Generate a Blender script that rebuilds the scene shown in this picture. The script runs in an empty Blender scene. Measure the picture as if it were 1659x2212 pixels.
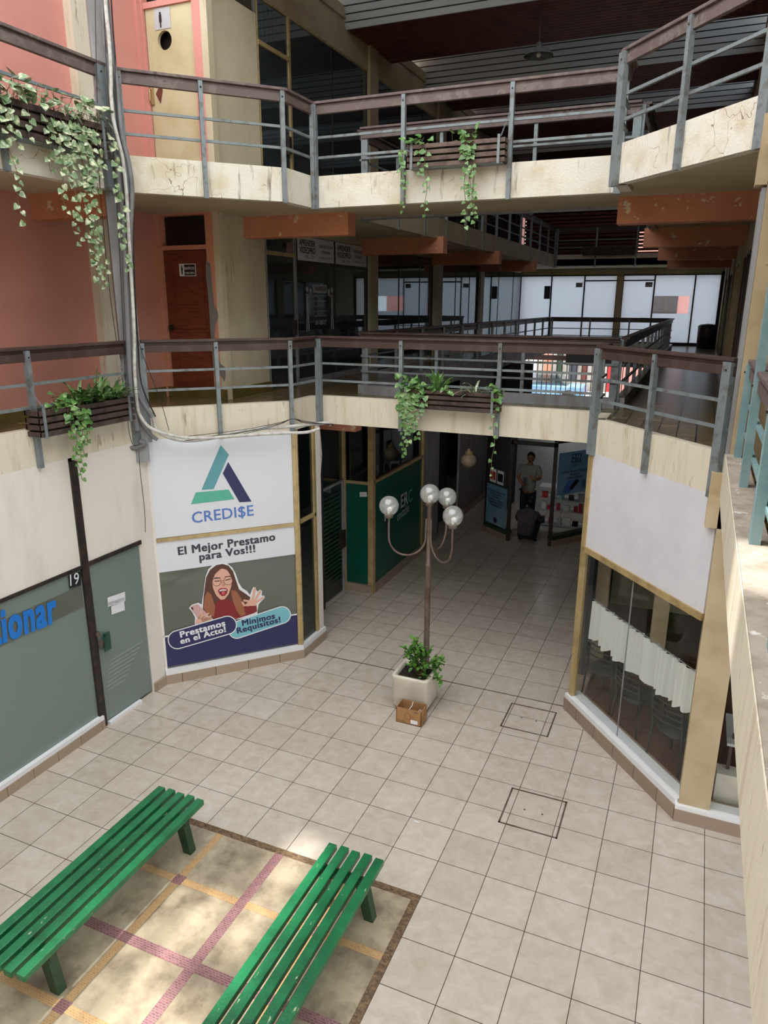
import bpy, math, random
from mathutils import Vector, Matrix
random.seed(7)
rnd = random.random
def U(a, b): return a + (b - a) * rnd()
S = bpy.context.scene
COL = S.collection
# ------------------------------------------------------------------ camera
H = 4.92736; F = 1555.43; CX, CY = 829.5, 1106.0
PITCH, ROLL, YAW = 0.28228, 0.004, -0.40629
_f = Vector((math.sin(YAW) * math.cos(PITCH), math.cos(YAW) * math.cos(PITCH), -math.sin(PITCH)))
_r0 = Vector((math.cos(YAW), -math.sin(YAW), 0)); _u0 = _r0.cross(_f)
_r = _r0 * math.cos(ROLL) + _u0 * math.sin(ROLL); _u = -_r0 * math.sin(ROLL) + _u0 * math.cos(ROLL)
cam = bpy.data.cameras.new('camera'); camo = bpy.data.objects.new('camera', cam); COL.objects.link(camo)
m = Matrix((( _r.x, _u.x, -_f.x, 0), (_r.y, _u.y, -_f.y, 0), (_r.z, _u.z, -_f.z, H), (0, 0, 0, 1)))
camo.matrix_world = m
cam.sensor_fit = 'VERTICAL'; cam.sensor_height = 24.0; cam.lens = F / 2212.0 * 24.0
cam.clip_start = 0.02; cam.clip_end = 300
S.camera = camo
# ------------------------------------------------------------------ sky, sun, exposure
W = bpy.data.worlds.new('sky'); S.world = W; W.use_nodes = True
bg = W.node_tree.nodes['Background']; bg.inputs[0].default_value = (0.92, 0.96, 1.01, 1); bg.inputs[1].default_value = 1.0
sl = bpy.data.lights.new('sun', 'SUN'); sl.energy = 3.0; sl.angle = 0.03; sl.color = (1, .96, .90)
so = bpy.data.objects.new('sun', sl); COL.objects.link(so)
so.rotation_euler = Vector((-0.34, -0.05, 0.94)).to_track_quat('Z', 'Y').to_euler()
S.view_settings.view_transform = 'Standard'; S.view_settings.look = 'None'
S.view_settings.exposure = 1.15; S.view_settings.gamma = 1.0; S.view_settings.use_curve_mapping = False

# ------------------------------------------------------------------ helpers
def lin(v):
    v /= 255.0
    return v / 12.92 if v <= .04045 else ((v + .055) / 1.055) ** 2.4
def C(r, g, b): return (lin(r), lin(g), lin(b), 1)
def ray(px, py): return _f + _r * ((px - CX) / F) - _u * ((py - CY) / F)
def onz(px, py, z):
    d = ray(px, py); t = (z - H) / d.z; return Vector((0, 0, H)) + d * t
class Plane:
    """vertical plane: origin a, running direction d (left to right seen from the atrium), n towards the viewer"""
    def __init__(s, a, b):
        s.a = Vector((a[0], a[1], 0)); s.b = Vector((b[0], b[1], 0)); s.L = (s.b - s.a).length
        s.d = (s.b - s.a).normalized(); s.n = Vector((s.d.y, -s.d.x, 0))
    def pt(s, u, z, off=0.0): return s.a + s.d * u + s.n * off + Vector((0, 0, z))
    def px(s, x, y, off=0.0):
        d = ray(x, y); t = (s.n.dot(s.a) + off - 0) / s.n.dot(d); p = d * t
        return (p - s.a).dot(s.d), p.z + H
PW = Plane((-6.117, -4), (-6.117, 6.82))
PD = Plane((-6.117, 6.82), (-4.823, 8.21))
PS = Plane((-4.823, 8.21), (-4.823, 8.88))
PF = Plane((-4.823, 8.88), (-1.014, 8.88))
PSR = Plane((-1.014, 8.88), (-1.014, 8.32))
PR = Plane((-1.014, 8.32), (0.288, 6.757))
PE = Plane((0.288, 6.757), (0.288, -4))

class MB:
    def __init__(s): s.v = []; s.f = []; s.m = []; s.sm = []
    def add(s, vs, fs, mi=0, smooth=False):
        o = len(s.v); s.v += [tuple(v) for v in vs]
        for f in fs: s.f.append([i + o for i in f]); s.m.append(mi); s.sm.append(smooth)
    def hexa(s, p, mi=0):  # p: 8 points bottom 4, top 4
        s.add(p, [(0, 3, 2, 1), (4, 5, 6, 7), (0, 1, 5, 4), (1, 2, 6, 5), (2, 3, 7, 6), (3, 0, 4, 7)], mi)
    def box(s, x0, y0, z0, x1, y1, z1, mi=0):
        s.hexa([(x0, y0, z0), (x1, y0, z0), (x1, y1, z0), (x0, y1, z0), (x0, y0, z1), (x1, y0, z1), (x1, y1, z1), (x0, y1, z1)], mi)
    def bar(s, a, b, w, h, up=(0, 0, 1), mi=0):
        a = Vector(a); b = Vector(b); d = (b - a).normalized(); up = Vector(up)
        sd = d.cross(up)
        if sd.length < 1e-4: sd = d.cross(Vector((0, 1, 0)))
        sd.normalize(); u2 = sd.cross(d)
        sd *= w / 2; u2 *= h / 2
        s.hexa([a - sd - u2, a + sd - u2, b + sd - u2, b - sd - u2, a - sd + u2, a + sd + u2, b + sd + u2, b - sd + u2], mi)
    def slab(s, P, u0, u1, z0, z1, off=0.0, t=0.1, mi=0):
        a, b = off, off - t
        s.hexa([P.pt(u0, z0, a), P.pt(u1, z0, a), P.pt(u1, z0, b), P.pt(u0, z0, b), P.pt(u0, z1, a), P.pt(u1, z1, a), P.pt(u1, z1, b), P.pt(u0, z1, b)], mi)
    def prism(s, poly, z0, z1, mi=0):
        n = len(poly)
        ar = sum(poly[i][0] * poly[(i + 1) % n][1] - poly[(i + 1) % n][0] * poly[i][1] for i in range(n))
        if ar < 0: poly = poly[::-1]
        vs = [(x, y, z0) for x, y in poly] + [(x, y, z1) for x, y in poly]
        s.add(vs, [tuple(range(n))[::-1], tuple(range(n, 2 * n))] + [(i, (i + 1) % n, (i + 1) % n + n, i + n) for i in range(n)], mi)
    def face(s, pts, mi=0): s.add(pts, [tuple(range(len(pts)))], mi)
    def tube(s, path, r, seg=8, mi=0, cap=True):
        path = [Vector(p) for p in path]; n = len(path)
        rs = r if isinstance(r, (list, tuple)) else [r] * n
        t0 = (path[1] - path[0]).normalized()
        ref = Vector((0, 0, 1)) if abs(t0.z) < .9 else Vector((1, 0, 0))
        nrm = t0.cross(ref).normalized(); o = len(s.v); vs = []
        for i, p in enumerate(path):
            t = (path[min(i + 1, n - 1)] - path[max(i - 1, 0)]).normalized()
            nrm = (nrm - t * nrm.dot(t)).normalized(); bn = t.cross(nrm)
            for k in range(seg):
                a = 2 * math.pi * k / seg; vs.append(p + (nrm * math.cos(a) + bn * math.sin(a)) * rs[i])
        fs = [(i * seg + k, i * seg + (k + 1) % seg, (i + 1) * seg + (k + 1) % seg, (i + 1) * seg + k) for i in range(n - 1) for k in range(seg)]
        s.add(vs, fs, mi, True)
        if cap: s.add(vs[:seg], [tuple(range(seg))[::-1]], mi); s.add(vs[-seg:], [tuple(range(seg))], mi)
    def lathe(s, c, prof, seg=24, mi=0):
        vs = []; n = len(prof)
        for (r, z) in prof:
            for k in range(seg):
                a = 2 * math.pi * k / seg; vs.append((c[0] + r * math.cos(a), c[1] + r * math.sin(a), c[2] + z))
        s.add(vs, [(i * seg + k, i * seg + (k + 1) % seg, (i + 1) * seg + (k + 1) % seg, (i + 1) * seg + k) for i in range(n - 1) for k in range(seg)], mi, True)
    def sphere(s, c, r, seg=20, rings=12, mi=0, sc=(1, 1, 1)):
        vs = []; 
        for i in range(rings + 1):
            t = math.pi * i / rings
            for k in range(seg):
                a = 2 * math.pi * k / seg
                vs.append((c[0] + sc[0] * r * math.sin(t) * math.cos(a), c[1] + sc[1] * r * math.sin(t) * math.sin(a), c[2] - sc[2] * r * math.cos(t)))
        s.add(vs, [(i * seg + k, i * seg + (k + 1) % seg, (i + 1) * seg + (k + 1) % seg, (i + 1) * seg + k) for i in range(rings) for k in range(seg)], mi, True)
    def build(s, name, mat, parent=None, bevel=0.0):
        me = bpy.data.meshes.new(name); me.from_pydata(s.v, [], s.f)
        mats = mat if isinstance(mat, list) else [mat]
        for mt in mats: me.materials.append(mt)
        me.polygons.foreach_set('material_index', s.m); me.polygons.foreach_set('use_smooth', s.sm)
        me.validate(); me.update()
        o = bpy.data.objects.new(name, me); COL.objects.link(o)
        if parent: o.parent = parent; o.matrix_parent_inverse = Matrix.Translation(parent.location).inverted()
        if bevel: b = o.modifiers.new('b', 'BEVEL'); b.width = bevel; b.segments = 2; b.limit_method = 'ANGLE'
        return o
def tag(o, label=None, cat=None, group=None, kind=None):
    if label: o['label'] = label
    if cat: o['category'] = cat
    if group: o['group'] = group
    if kind: o['kind'] = kind
    return o
def thing(name, loc, label, cat, group=None):
    o = bpy.data.objects.new(name, None); o.empty_display_size = .1; o.location = loc; COL.objects.link(o)
    return tag(o, label, cat, group)
def struct(name, mb, mat): return tag(mb.build(name, mat), kind='structure')

# ------------------------------------------------------------------ materials
def mat(name, col, rough=.6, metal=0.0, var=None, vs=3.0, vstretch=(1, 1, 1), vlo=.45, vhi=.65, bump=0.0, bs=40.0, spec=.5, var2=None, v2s=9, v2lo=.6, v2hi=.66, v2stretch=(1, 1, 1), cracks=0):
    m = bpy.data.materials.new(name); m.use_nodes = True; nt = m.node_tree; N = nt.nodes; L = nt.links
    b = N['Principled BSDF']; b.inputs['Roughness'].default_value = rough; b.inputs['Metallic'].default_value = metal
    b.inputs['Base Color'].default_value = col; b.inputs['Specular IOR Level'].default_value = spec
    g = N.new('ShaderNodeNewGeometry'); cur = None
    def noise(scale, st, detail=6, rough_=.6):
        mp = N.new('ShaderNodeMapping'); mp.inputs['Scale'].default_value = st; L.new(g.outputs['Position'], mp.inputs[0])
        n = N.new('ShaderNodeTexNoise'); n.inputs['Scale'].default_value = scale; n.inputs['Detail'].default_value = detail; n.inputs['Roughness'].default_value = rough_
        L.new(mp.outputs[0], n.inputs['Vector']); return n
    def layer(base, col2, scale, st, lo, hi):
        n = noise(scale, st); r = N.new('ShaderNodeMapRange'); r.inputs[1].default_value = lo; r.inputs[2].default_value = hi
        L.new(n.outputs[0], r.inputs[0]); mx = N.new('ShaderNodeMix'); mx.data_type = 'RGBA'
        if base is None: mx.inputs[6].default_value = col
        else: L.new(base, mx.inputs[6])
        mx.inputs[7].default_value = col2; L.new(r.outputs[0], mx.inputs[0]); return mx.outputs[2]
    if var: cur = layer(cur, var, vs, vstretch, vlo, vhi)
    if var2: cur = layer(cur, var2, v2s, v2stretch, v2lo, v2hi)
    if cracks:
        nz = noise(2.5, (1, 1, 1), 3); ad = N.new('ShaderNodeVectorMath'); ad.operation = 'MULTIPLY_ADD'; ad.inputs[1].default_value = (.5, .5, .5)
        L.new(nz.outputs['Color'], ad.inputs[0]); L.new(g.outputs['Position'], ad.inputs[2])
        vo = N.new('ShaderNodeTexVoronoi'); vo.feature = 'DISTANCE_TO_EDGE'; vo.inputs['Scale'].default_value = 1.6; L.new(ad.outputs[0], vo.inputs['Vector'])
        lt = N.new('ShaderNodeMath'); lt.operation = 'LESS_THAN'; lt.inputs[1].default_value = .0028; L.new(vo.outputs['Distance'], lt.inputs[0])
        nm = noise(1.3, (1, 1, 1), 2); gt = N.new('ShaderNodeMath'); gt.operation = 'GREATER_THAN'; gt.inputs[1].default_value = .5; L.new(nm.outputs[0], gt.inputs[0])
        ml = N.new('ShaderNodeMath'); ml.operation = 'MULTIPLY'; L.new(lt.outputs[0], ml.inputs[0]); L.new(gt.outputs[0], ml.inputs[1])
        mx = N.new('ShaderNodeMix'); mx.data_type = 'RGBA'; L.new(ml.outputs[0], mx.inputs[0]); L.new(cur, mx.inputs[6]); mx.inputs[7].default_value = C(150, 134, 116); cur = mx.outputs[2]
    if cur is not None: L.new(cur, b.inputs['Base Color'])
    if bump:
        n = noise(bs, (1, 1, 1), 4); bp = N.new('ShaderNodeBump'); bp.inputs['Strength'].default_value = bump; bp.inputs['Distance'].default_value = .01
        L.new(n.outputs[0], bp.inputs['Height']); L.new(bp.outputs[0], b.inputs['Normal'])
    return m
def glass(name, tint, trans, rough=.03, body=None, refl=.06):
    """thin pane: tinted see-through + fresnel gloss (+ diffuse body)"""
    m = bpy.data.materials.new(name); m.use_nodes = True; nt = m.node_tree; N = nt.nodes; L = nt.links; N.remove(N['Principled BSDF'])
    out = N['Material Output']; tr = N.new('ShaderNodeBsdfTransparent'); tr.inputs[0].default_value = tint
    df = N.new('ShaderNodeBsdfDiffuse'); df.inputs[0].default_value = body or (0, 0, 0, 1)
    mx = N.new('ShaderNodeMixShader'); mx.inputs[0].default_value = 1 - trans; L.new(tr.outputs[0], mx.inputs[1]); L.new(df.outputs[0], mx.inputs[2])
    gl = N.new('ShaderNodeBsdfGlossy'); gl.inputs['Roughness'].default_value = rough; gl.inputs[0].default_value = (.9, .95, .95, 1)
    lw = N.new('ShaderNodeLayerWeight'); lw.inputs[0].default_value = .5
    pw = N.new('ShaderNodeMath'); pw.operation = 'POWER'; pw.inputs[1].default_value = 4.0; L.new(lw.outputs['Facing'], pw.inputs[0])
    fr = N.new('ShaderNodeMapRange'); fr.inputs[3].default_value = refl; fr.inputs[4].default_value = .85; L.new(pw.outputs[0], fr.inputs[0])
    m2 = N.new('ShaderNodeMixShader'); L.new(fr.outputs[0], m2.inputs[0]); L.new(mx.outputs[0], m2.inputs[1]); L.new(gl.outputs[0], m2.inputs[2])
    L.new(m2.outputs[0], out.inputs[0]); return m
def translucent(name, col, tcol, mix=.5, gloss=.06):
    m = bpy.data.materials.new(name); m.use_nodes = True; nt = m.node_tree; N = nt.nodes; L = nt.links; N.remove(N['Principled BSDF'])
    out = N['Material Output']; a = N.new('ShaderNodeBsdfDiffuse'); a.inputs[0].default_value = col
    b = N.new('ShaderNodeBsdfTranslucent'); b.inputs[0].default_value = tcol
    mx = N.new('ShaderNodeMixShader'); mx.inputs[0].default_value = mix; L.new(a.outputs[0], mx.inputs[1]); L.new(b.outputs[0], mx.inputs[2])
    gl = N.new('ShaderNodeBsdfGlossy'); gl.inputs['Roughness'].default_value = .15
    m2 = N.new('ShaderNodeMixShader'); m2.inputs[0].default_value = gloss; L.new(mx.outputs[0], m2.inputs[1]); L.new(gl.outputs[0], m2.inputs[2])
    L.new(m2.outputs[0], out.inputs[0]); return m
def tiles(name, c1, c2, grout, w, h, ox, oy, mortar, rough, offset=0.0, plane='xy', nvar=None, bumpy=.0, nscale=5.0):
    m = bpy.data.materials.new(name); m.use_nodes = True; nt = m.node_tree; N = nt.nodes; L = nt.links; b = N['Principled BSDF']
    g = N.new('ShaderNodeNewGeometry'); sep = N.new('ShaderNodeSeparateXYZ'); L.new(g.outputs['Position'], sep.inputs[0])
    cmb = N.new('ShaderNodeCombineXYZ')
    def sub(o, v):
        q = N.new('ShaderNodeMath'); q.operation = 'SUBTRACT'; q.inputs[1].default_value = v; L.new(o, q.inputs[0]); return q.outputs[0]
    A = {'x': 0, 'y': 1, 'z': 2}
    L.new(sub(sep.outputs[A[plane[0]]], ox), cmb.inputs[0]); L.new(sub(sep.outputs[A[plane[1]]], oy), cmb.inputs[1])
    br = N.new('ShaderNodeTexBrick'); br.offset = offset; br.squash = 1; br.inputs['Scale'].default_value = 1
    br.inputs['Brick Width'].default_value = w; br.inputs['Row Height'].default_value = h; br.inputs['Mortar Size'].default_value = mortar; br.inputs['Mortar Smooth'].default_value = .1
    br.inputs['Color1'].default_value = c1; br.inputs['Color2'].default_value = c2; br.inputs['Mortar'].default_value = grout
    L.new(cmb.outputs[0], br.inputs['Vector'])
    cur = br.outputs['Color']
    if nvar:
        n = N.new('ShaderNodeTexNoise'); n.inputs['Scale'].default_value = nscale; n.inputs['Detail'].default_value = 8; n.inputs['Roughness'].default_value = .65; n.inputs['Distortion'].default_value = .6
        L.new(g.outputs['Position'], n.inputs['Vector']); r = N.new('ShaderNodeMapRange'); r.inputs[1].default_value = .35; r.inputs[2].default_value = .7; r.inputs[4].default_value = .75
        L.new(n.outputs[0], r.inputs[0]); mx = N.new('ShaderNodeMix'); mx.data_type = 'RGBA'; mx.blend_type = 'MULTIPLY'
        L.new(r.outputs[0], mx.inputs[0]); L.new(cur, mx.inputs[6]); mx.inputs[7].default_value = nvar; cur = mx.outputs[2]
    L.new(cur, b.inputs['Base Color']); b.inputs['Roughness'].default_value = rough
    bp = N.new('ShaderNodeBump'); bp.inputs['Strength'].default_value = .6; bp.inputs['Distance'].default_value = .003; bp.invert = True
    L.new(br.outputs['Fac'], bp.inputs['Height']); L.new(bp.outputs[0], b.inputs['Normal'])
    return m
M = {}
M['tile'] = tiles('floor_tile', C(206, 196, 185), C(196, 186, 174), C(84, 70, 60), .45, .45, .559 - 45, 6.575 - 45, .0034, .2, nvar=C(226, 219, 208), nscale=7.0)
M['tile_up'] = tiles('gallery_tile', C(150, 132, 98), C(118, 102, 74), C(22, 18, 14), .2, .2, 0.05, 0, .009, .24, nvar=C(190, 180, 160))
M['skirt'] = mat('skirting_tile', C(160, 142, 124), .4, var=C(140, 122, 104), vs=4)
M['olive'] = mat('olive_skirting', C(105, 92, 48), .3, var=C(88, 76, 38), vs=6)
M['cream'] = mat('cream_fascia', C(220, 211, 192), .85, var=C(198, 185, 160), vs=3.2, vstretch=(3, 3, .35), vlo=.5, vhi=.72, bump=.25, bs=60, var2=C(150, 132, 106), v2s=5, v2lo=.62, v2hi=.75, v2stretch=(2.5, 2.5, .6))
M['cream2'] = mat('weathered_fascia', C(228, 223, 210), .85, var=C(208, 196, 168), vs=2.6, vlo=.48, vhi=.7, bump=.6, bs=45, var2=C(128, 116, 104), v2s=4, v2lo=.6, v2hi=.74, v2stretch=(3, 3, .4), cracks=1)
M['soffit'] = mat('soffit_paint', C(198, 184, 154), .8, var=C(182, 166, 136), vs=1.2, bump=.1)
M['beige'] = mat('beige_wall', C(208, 197, 170), .75, var=C(186, 173, 145), vs=1.6, vstretch=(1, 1, .6), vlo=.4, vhi=.75, bump=.08, bs=20, var2=C(140, 122, 96), v2s=3, v2lo=.62, v2hi=.8, v2stretch=(2, 2, .4))
M['pillar'] = mat('tan_pillar', C(192, 173, 140), .75, var=C(176, 156, 122), vs=2, bump=.08, var2=C(130, 98, 66), v2s=7, v2lo=.7, v2hi=.74)
M['pink'] = mat('pink_wall', C(218, 150, 140), .75, var=C(204, 136, 126), vs=1.3, vlo=.4, vhi=.8, bump=.1, bs=15)
M['pink1'] = mat('salmon_wall', C(204, 142, 124), .75, var=C(190, 130, 120), vs=1.1, vlo=.4, vhi=.8, bump=.1, bs=15)
M['orange'] = mat('orange_beam', C(206, 140, 108), .75, var=C(192, 126, 96), vs=2, bump=.1, var2=C(220, 204, 178), v2s=6.5, v2lo=.635, v2hi=.64)
M['orange_frame'] = mat('orange_frame', C(206, 142, 114), .7, bump=.1)
M['white'] = mat('white_panel', C(226, 222, 220), .45, var=C(206, 196, 190), vs=1.4, vlo=.5, vhi=.8)
M['dirty_white'] = mat('dirty_white_wall', C(230, 224, 216), .7, var=C(210, 200, 186), vs=2, vstretch=(1.5, 1.5, .5), vlo=.5, vhi=.85, bump=.15, bs=30)
M['banner'] = mat('banner_white', C(222, 225, 232), .35)
M['panelR'] = mat('blank_sign_white', C(222, 221, 228), .4, var=C(214, 213, 221), vs=2)
M['sillw'] = mat('white_sill_paint', C(232, 232, 234), .6, bump=.4, bs=70)
M['steel'] = mat('grey_steel', C(128, 138, 142), .5, .2, var=C(106, 104, 100), vs=9, vlo=.5, vhi=.65, var2=C(140, 90, 70), v2s=14, v2lo=.68, v2hi=.76)
M['cyan'] = mat('cyan_steel', C(142, 174, 180), .45, .1, var=C(116, 152, 160), vs=6, vlo=.45, vhi=.7, var2=C(70, 80, 76), v2s=30, v2lo=.7, v2hi=.72)
M['wood'] = mat('handrail_wood', C(70, 52, 48), .5, var=C(96, 80, 76), vs=5, vstretch=(1, 1, 1), vlo=.5, vhi=.8, bump=.2, bs=30)
M['wood2'] = mat('weathered_handrail', C(100, 84, 82), .6, var=C(146, 134, 126), vs=6, vlo=.5, vhi=.8, bump=.3, bs=30, var2=C(70, 56, 52), v2s=6, v2lo=.6, v2hi=.7)
M['slat'] = mat('planter_wood', C(78, 62, 56), .8, var=C(52, 42, 40), vs=8, bump=.4, bs=50)
M['slat2'] = mat('grey_planter_wood', C(112, 94, 86), .8, var=C(84, 66, 60), vs=8, bump=.4, bs=50)
M['soil'] = mat('soil', C(46, 36, 28), .95, var=C(24, 18, 14), vs=30, bump=1, bs=60)
M['door'] = mat('red_brown_door', C(122, 62, 38), .35, var=C(96, 46, 30), vs=3, vstretch=(2, 2, 14), vlo=.4, vhi=.65)
M['doory'] = mat('yellow_door', C(206, 196, 160), .5, var=C(192, 178, 138), vs=2)
M['gold'] = mat('gold_aluminium', C(190, 166, 118), .4, .2, var=C(164, 140, 98), vs=5)
M['gglass'] = glass('green_plate_glass', (.25, .55, .48, 1), .75, .03, C(50, 110, 96))
M['black'] = mat('black_frame', C(34, 28, 26), .5, var=C(60, 44, 36), vs=9)
M['concrete'] = mat('worn_concrete', C(176, 164, 150), .9, var=C(150, 138, 124), vs=7, bump=.5, var2=C(224, 222, 216), v2s=11, v2lo=.62, v2hi=.68)
M['street_wall'] = mat('street_wall_paint', C(190, 184, 176), .9, var=C(150, 140, 130), vs=.9)
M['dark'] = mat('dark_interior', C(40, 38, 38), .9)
M['grey'] = mat('grey_column', C(150, 150, 152), .6, var=C(128, 126, 126), vs=3, vstretch=(2, 2, .4))
M['pipe'] = mat('grey_conduit', C(124, 124, 126), .55, var=C(104, 102, 102), vs=5)
M['pipe_l'] = mat('light_grey_conduit', C(122, 122, 126), .55)
M['pipew'] = mat('white_conduit', C(206, 204, 200), .5, var=C(176, 170, 160), vs=14)
M['cable'] = mat('black_cable', C(38, 34, 34), .5)
M['green'] = mat('green_panel', C(12, 84, 70), .25, var=C(10, 70, 60), vs=1)
M['bench'] = mat('green_bench_paint', C(34, 118, 74), .25, var=C(26, 90, 56), vs=4, vlo=.4, vhi=.7, bump=.25, bs=40, var2=C(170, 186, 150), v2s=26, v2lo=.665, v2hi=.7, v2stretch=(1, .35, 1))
M['benchleg'] = mat('dark_green_leg', C(40, 70, 46), .45, var=C(30, 54, 36), vs=5)
M['stone'] = mat('mosaic_stone', C(178, 164, 140), .22, var=C(126, 112, 96), vs=3.6, vlo=.42, vhi=.7, var2=C(110, 96, 82), v2s=3.2, v2lo=.58, v2hi=.8, v2stretch=(1.6, 1, 1))
M['mpurple'] = tiles('purple_mosaic', C(150, 104, 108), C(126, 84, 92), C(176, 148, 140), .035, .018, 0, 0, .0015, .4, offset=.5)
M['morange'] = tiles('orange_mosaic', C(192, 152, 104), C(176, 134, 92), C(204, 180, 140), .03, .016, 0, 0, .0015, .4, offset=.5)
M['mborder'] = tiles('brown_border_mosaic', C(150, 120, 84), C(92, 70, 52), C(120, 104, 86), .03, .016, 0, 0, .0015, .5, offset=.5, nvar=C(150, 130, 110), nscale=30)
M['potw'] = mat('white_tub', C(222, 214, 200), .45, var=C(204, 194, 178), vs=4, bump=.1)
M['card'] = mat('cardboard', C(170, 126, 84), .85, var=C(156, 112, 72), vs=8)
M['lamp_metal'] = mat('brown_lamp_metal', C(112, 98, 88), .45, .3, var=C(88, 66, 56), vs=7, vstretch=(1, 1, .6))
M['bulb'] = mat('opal_bulb', C(246, 246, 244), .3)
M['globe'] = glass('clear_globe', (.97, .97, .96, 1), .80, .06, (.9, .9, .88, 1), .1)
M['globe2'] = glass('amber_globe', (.9, .82, .7, 1), .3, .1, C(210, 190, 160))
M['leaf'] = mat('pothos_leaf', C(74, 120, 52), .4, var=C(150, 176, 116), vs=22, vlo=.5, vhi=.66, spec=.6)
M['leafp'] = mat('pale_pothos_leaf', C(106, 134, 92), .4, var=C(206, 210, 176), vs=20, vlo=.48, vhi=.62)
M['leafd'] = mat('shrub_leaf', C(52, 104, 36), .35, var=C(104, 152, 60), vs=16, vlo=.42, vhi=.62)
M['leafs'] = mat('strap_leaf', C(70, 108, 52), .45, var=C(128, 150, 92), vs=18)
M['vine'] = mat('vine_stem', C(104, 92, 52), .7)
M['dry'] = mat('dry_roots', C(124, 82, 56), .9)
M['clear'] = glass('clear_glass', (.985, .995, .99, 1), .995, refl=.008)
M['dglass'] = glass('dark_glass', (.62, .67, .68, 1), .78, .02, C(84, 96, 102), .09)  # grey diffuse body imitates bright reflections in the panes
M['dglass2'] = glass('teal_dark_glass', (.3, .36, .36, 1), .8, .02, C(24, 40, 42))
M['frost'] = glass('frosted_green_glass', (.5, .55, .53, 1), .04, .14, C(122, 136, 131))
M['frostd'] = glass('smoked_glass', (.5, .55, .53, 1), .25, .05, C(112, 116, 108))
M['farglass'] = translucent('frosted_window_glass', C(180, 188, 198), (.74, .80, .86, 1), .72)
M['farclear'] = glass('far_clear_glass', (.9, .95, 1, 1), .95)
M['slatgrey'] = mat('roof_plank_grey', C(196, 204, 212), .5)
M['slatred'] = mat('roof_plank_red', C(112, 58, 48), .6, var=C(88, 44, 36), vs=4)
M['slatgap'] = mat('roof_gap_black', C(18, 14, 14), .8)
M['brick'] = tiles('brick', C(206, 128, 104), C(188, 110, 90), C(220, 210, 200), .25, .09, 0, 0, .012, .9, offset=.5, plane='yz')
M['wallb'] = mat('inner_wall_beige', C(176, 162, 134), .8, var=C(160, 146, 120), vs=1)
M['sheet'] = translucent('sun_diffuser_sheet', C(225, 228, 228), (.93, .95, .95, 1), .88, .0)
M['curtain'] = translucent('white_lace', C(244, 244, 242), C(230, 232, 228), .22, .0)
M['darkwood'] = mat('dark_red_floor', C(92, 58, 46), .35, var=C(78, 46, 36), vs=3)
M['chair'] = mat('dark_chair_metal', C(52, 52, 54), .4, .4)
M['cushion'] = mat('black_vinyl', C(38, 40, 42), .6)
M['plaster'] = mat('grey_plaster_patch', C(126, 120, 116), .9, bump=.4)
M['bannerblue'] = mat('blue_banner', C(94, 138, 170), .4, var=C(120, 160, 190), vs=1.5)
M['skyb'] = mat('pale_blue_sign', C(110, 150, 182), .4, var=C(140, 176, 202), vs=1.5)
M['shelfw'] = mat('white_shelf', C(206, 206, 206), .5)
M['red'] = mat('red_item', C(190, 50, 50), .5)
M['skin'] = mat('skin', C(172, 116, 90), .55)
M['hair'] = mat('black_hair', C(28, 22, 20), .6)
M['tshirt'] = mat('grey_tshirt', C(150, 154, 150), .9)
M['dshirt'] = mat('dark_shirt', C(84, 78, 92), .9, var=C(70, 64, 78), vs=12)
M['trouser'] = mat('black_trousers', C(36, 36, 42), .9)
def flat(n, r, g, b, ro=.5): return mat(n, C(r, g, b), ro)
M['t_navy'] = flat('print_navy', 44, 46, 92); M['t_teal'] = flat('print_teal', 96, 160, 170); M['t_green'] = flat('print_green', 88, 178, 156)
M['t_blue'] = flat('print_blue', 86, 122, 196); M['t_dark'] = flat('print_dark', 62, 66, 76); M['t_white'] = flat('print_white', 230, 230, 234)
M['t_teal2'] = flat('print_light_teal', 122, 190, 204); M['t_bright'] = flat('print_bright_blue', 22, 118, 208); M['t_black'] = flat('print_black', 26, 26, 30)
M['t_hair'] = flat('print_hair', 92, 58, 46); M['t_hair2'] = flat('print_hair_light', 158, 98, 68); M['t_face'] = flat('print_face', 226, 176, 156)
M['t_red'] = flat('print_red', 132, 34, 40); M['t_lip'] = flat('print_lips', 168, 40, 52); M['t_mouth'] = flat('print_mouth', 88, 22, 30); M['t_pink'] = flat('print_phone', 206, 164, 162)
M['t_cheek'] = flat('print_shade', 204, 148, 130); M['t_grey'] = flat('print_grey', 190, 192, 196)
M['t_tongue'] = flat('print_tongue', 206, 96, 96)

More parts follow.
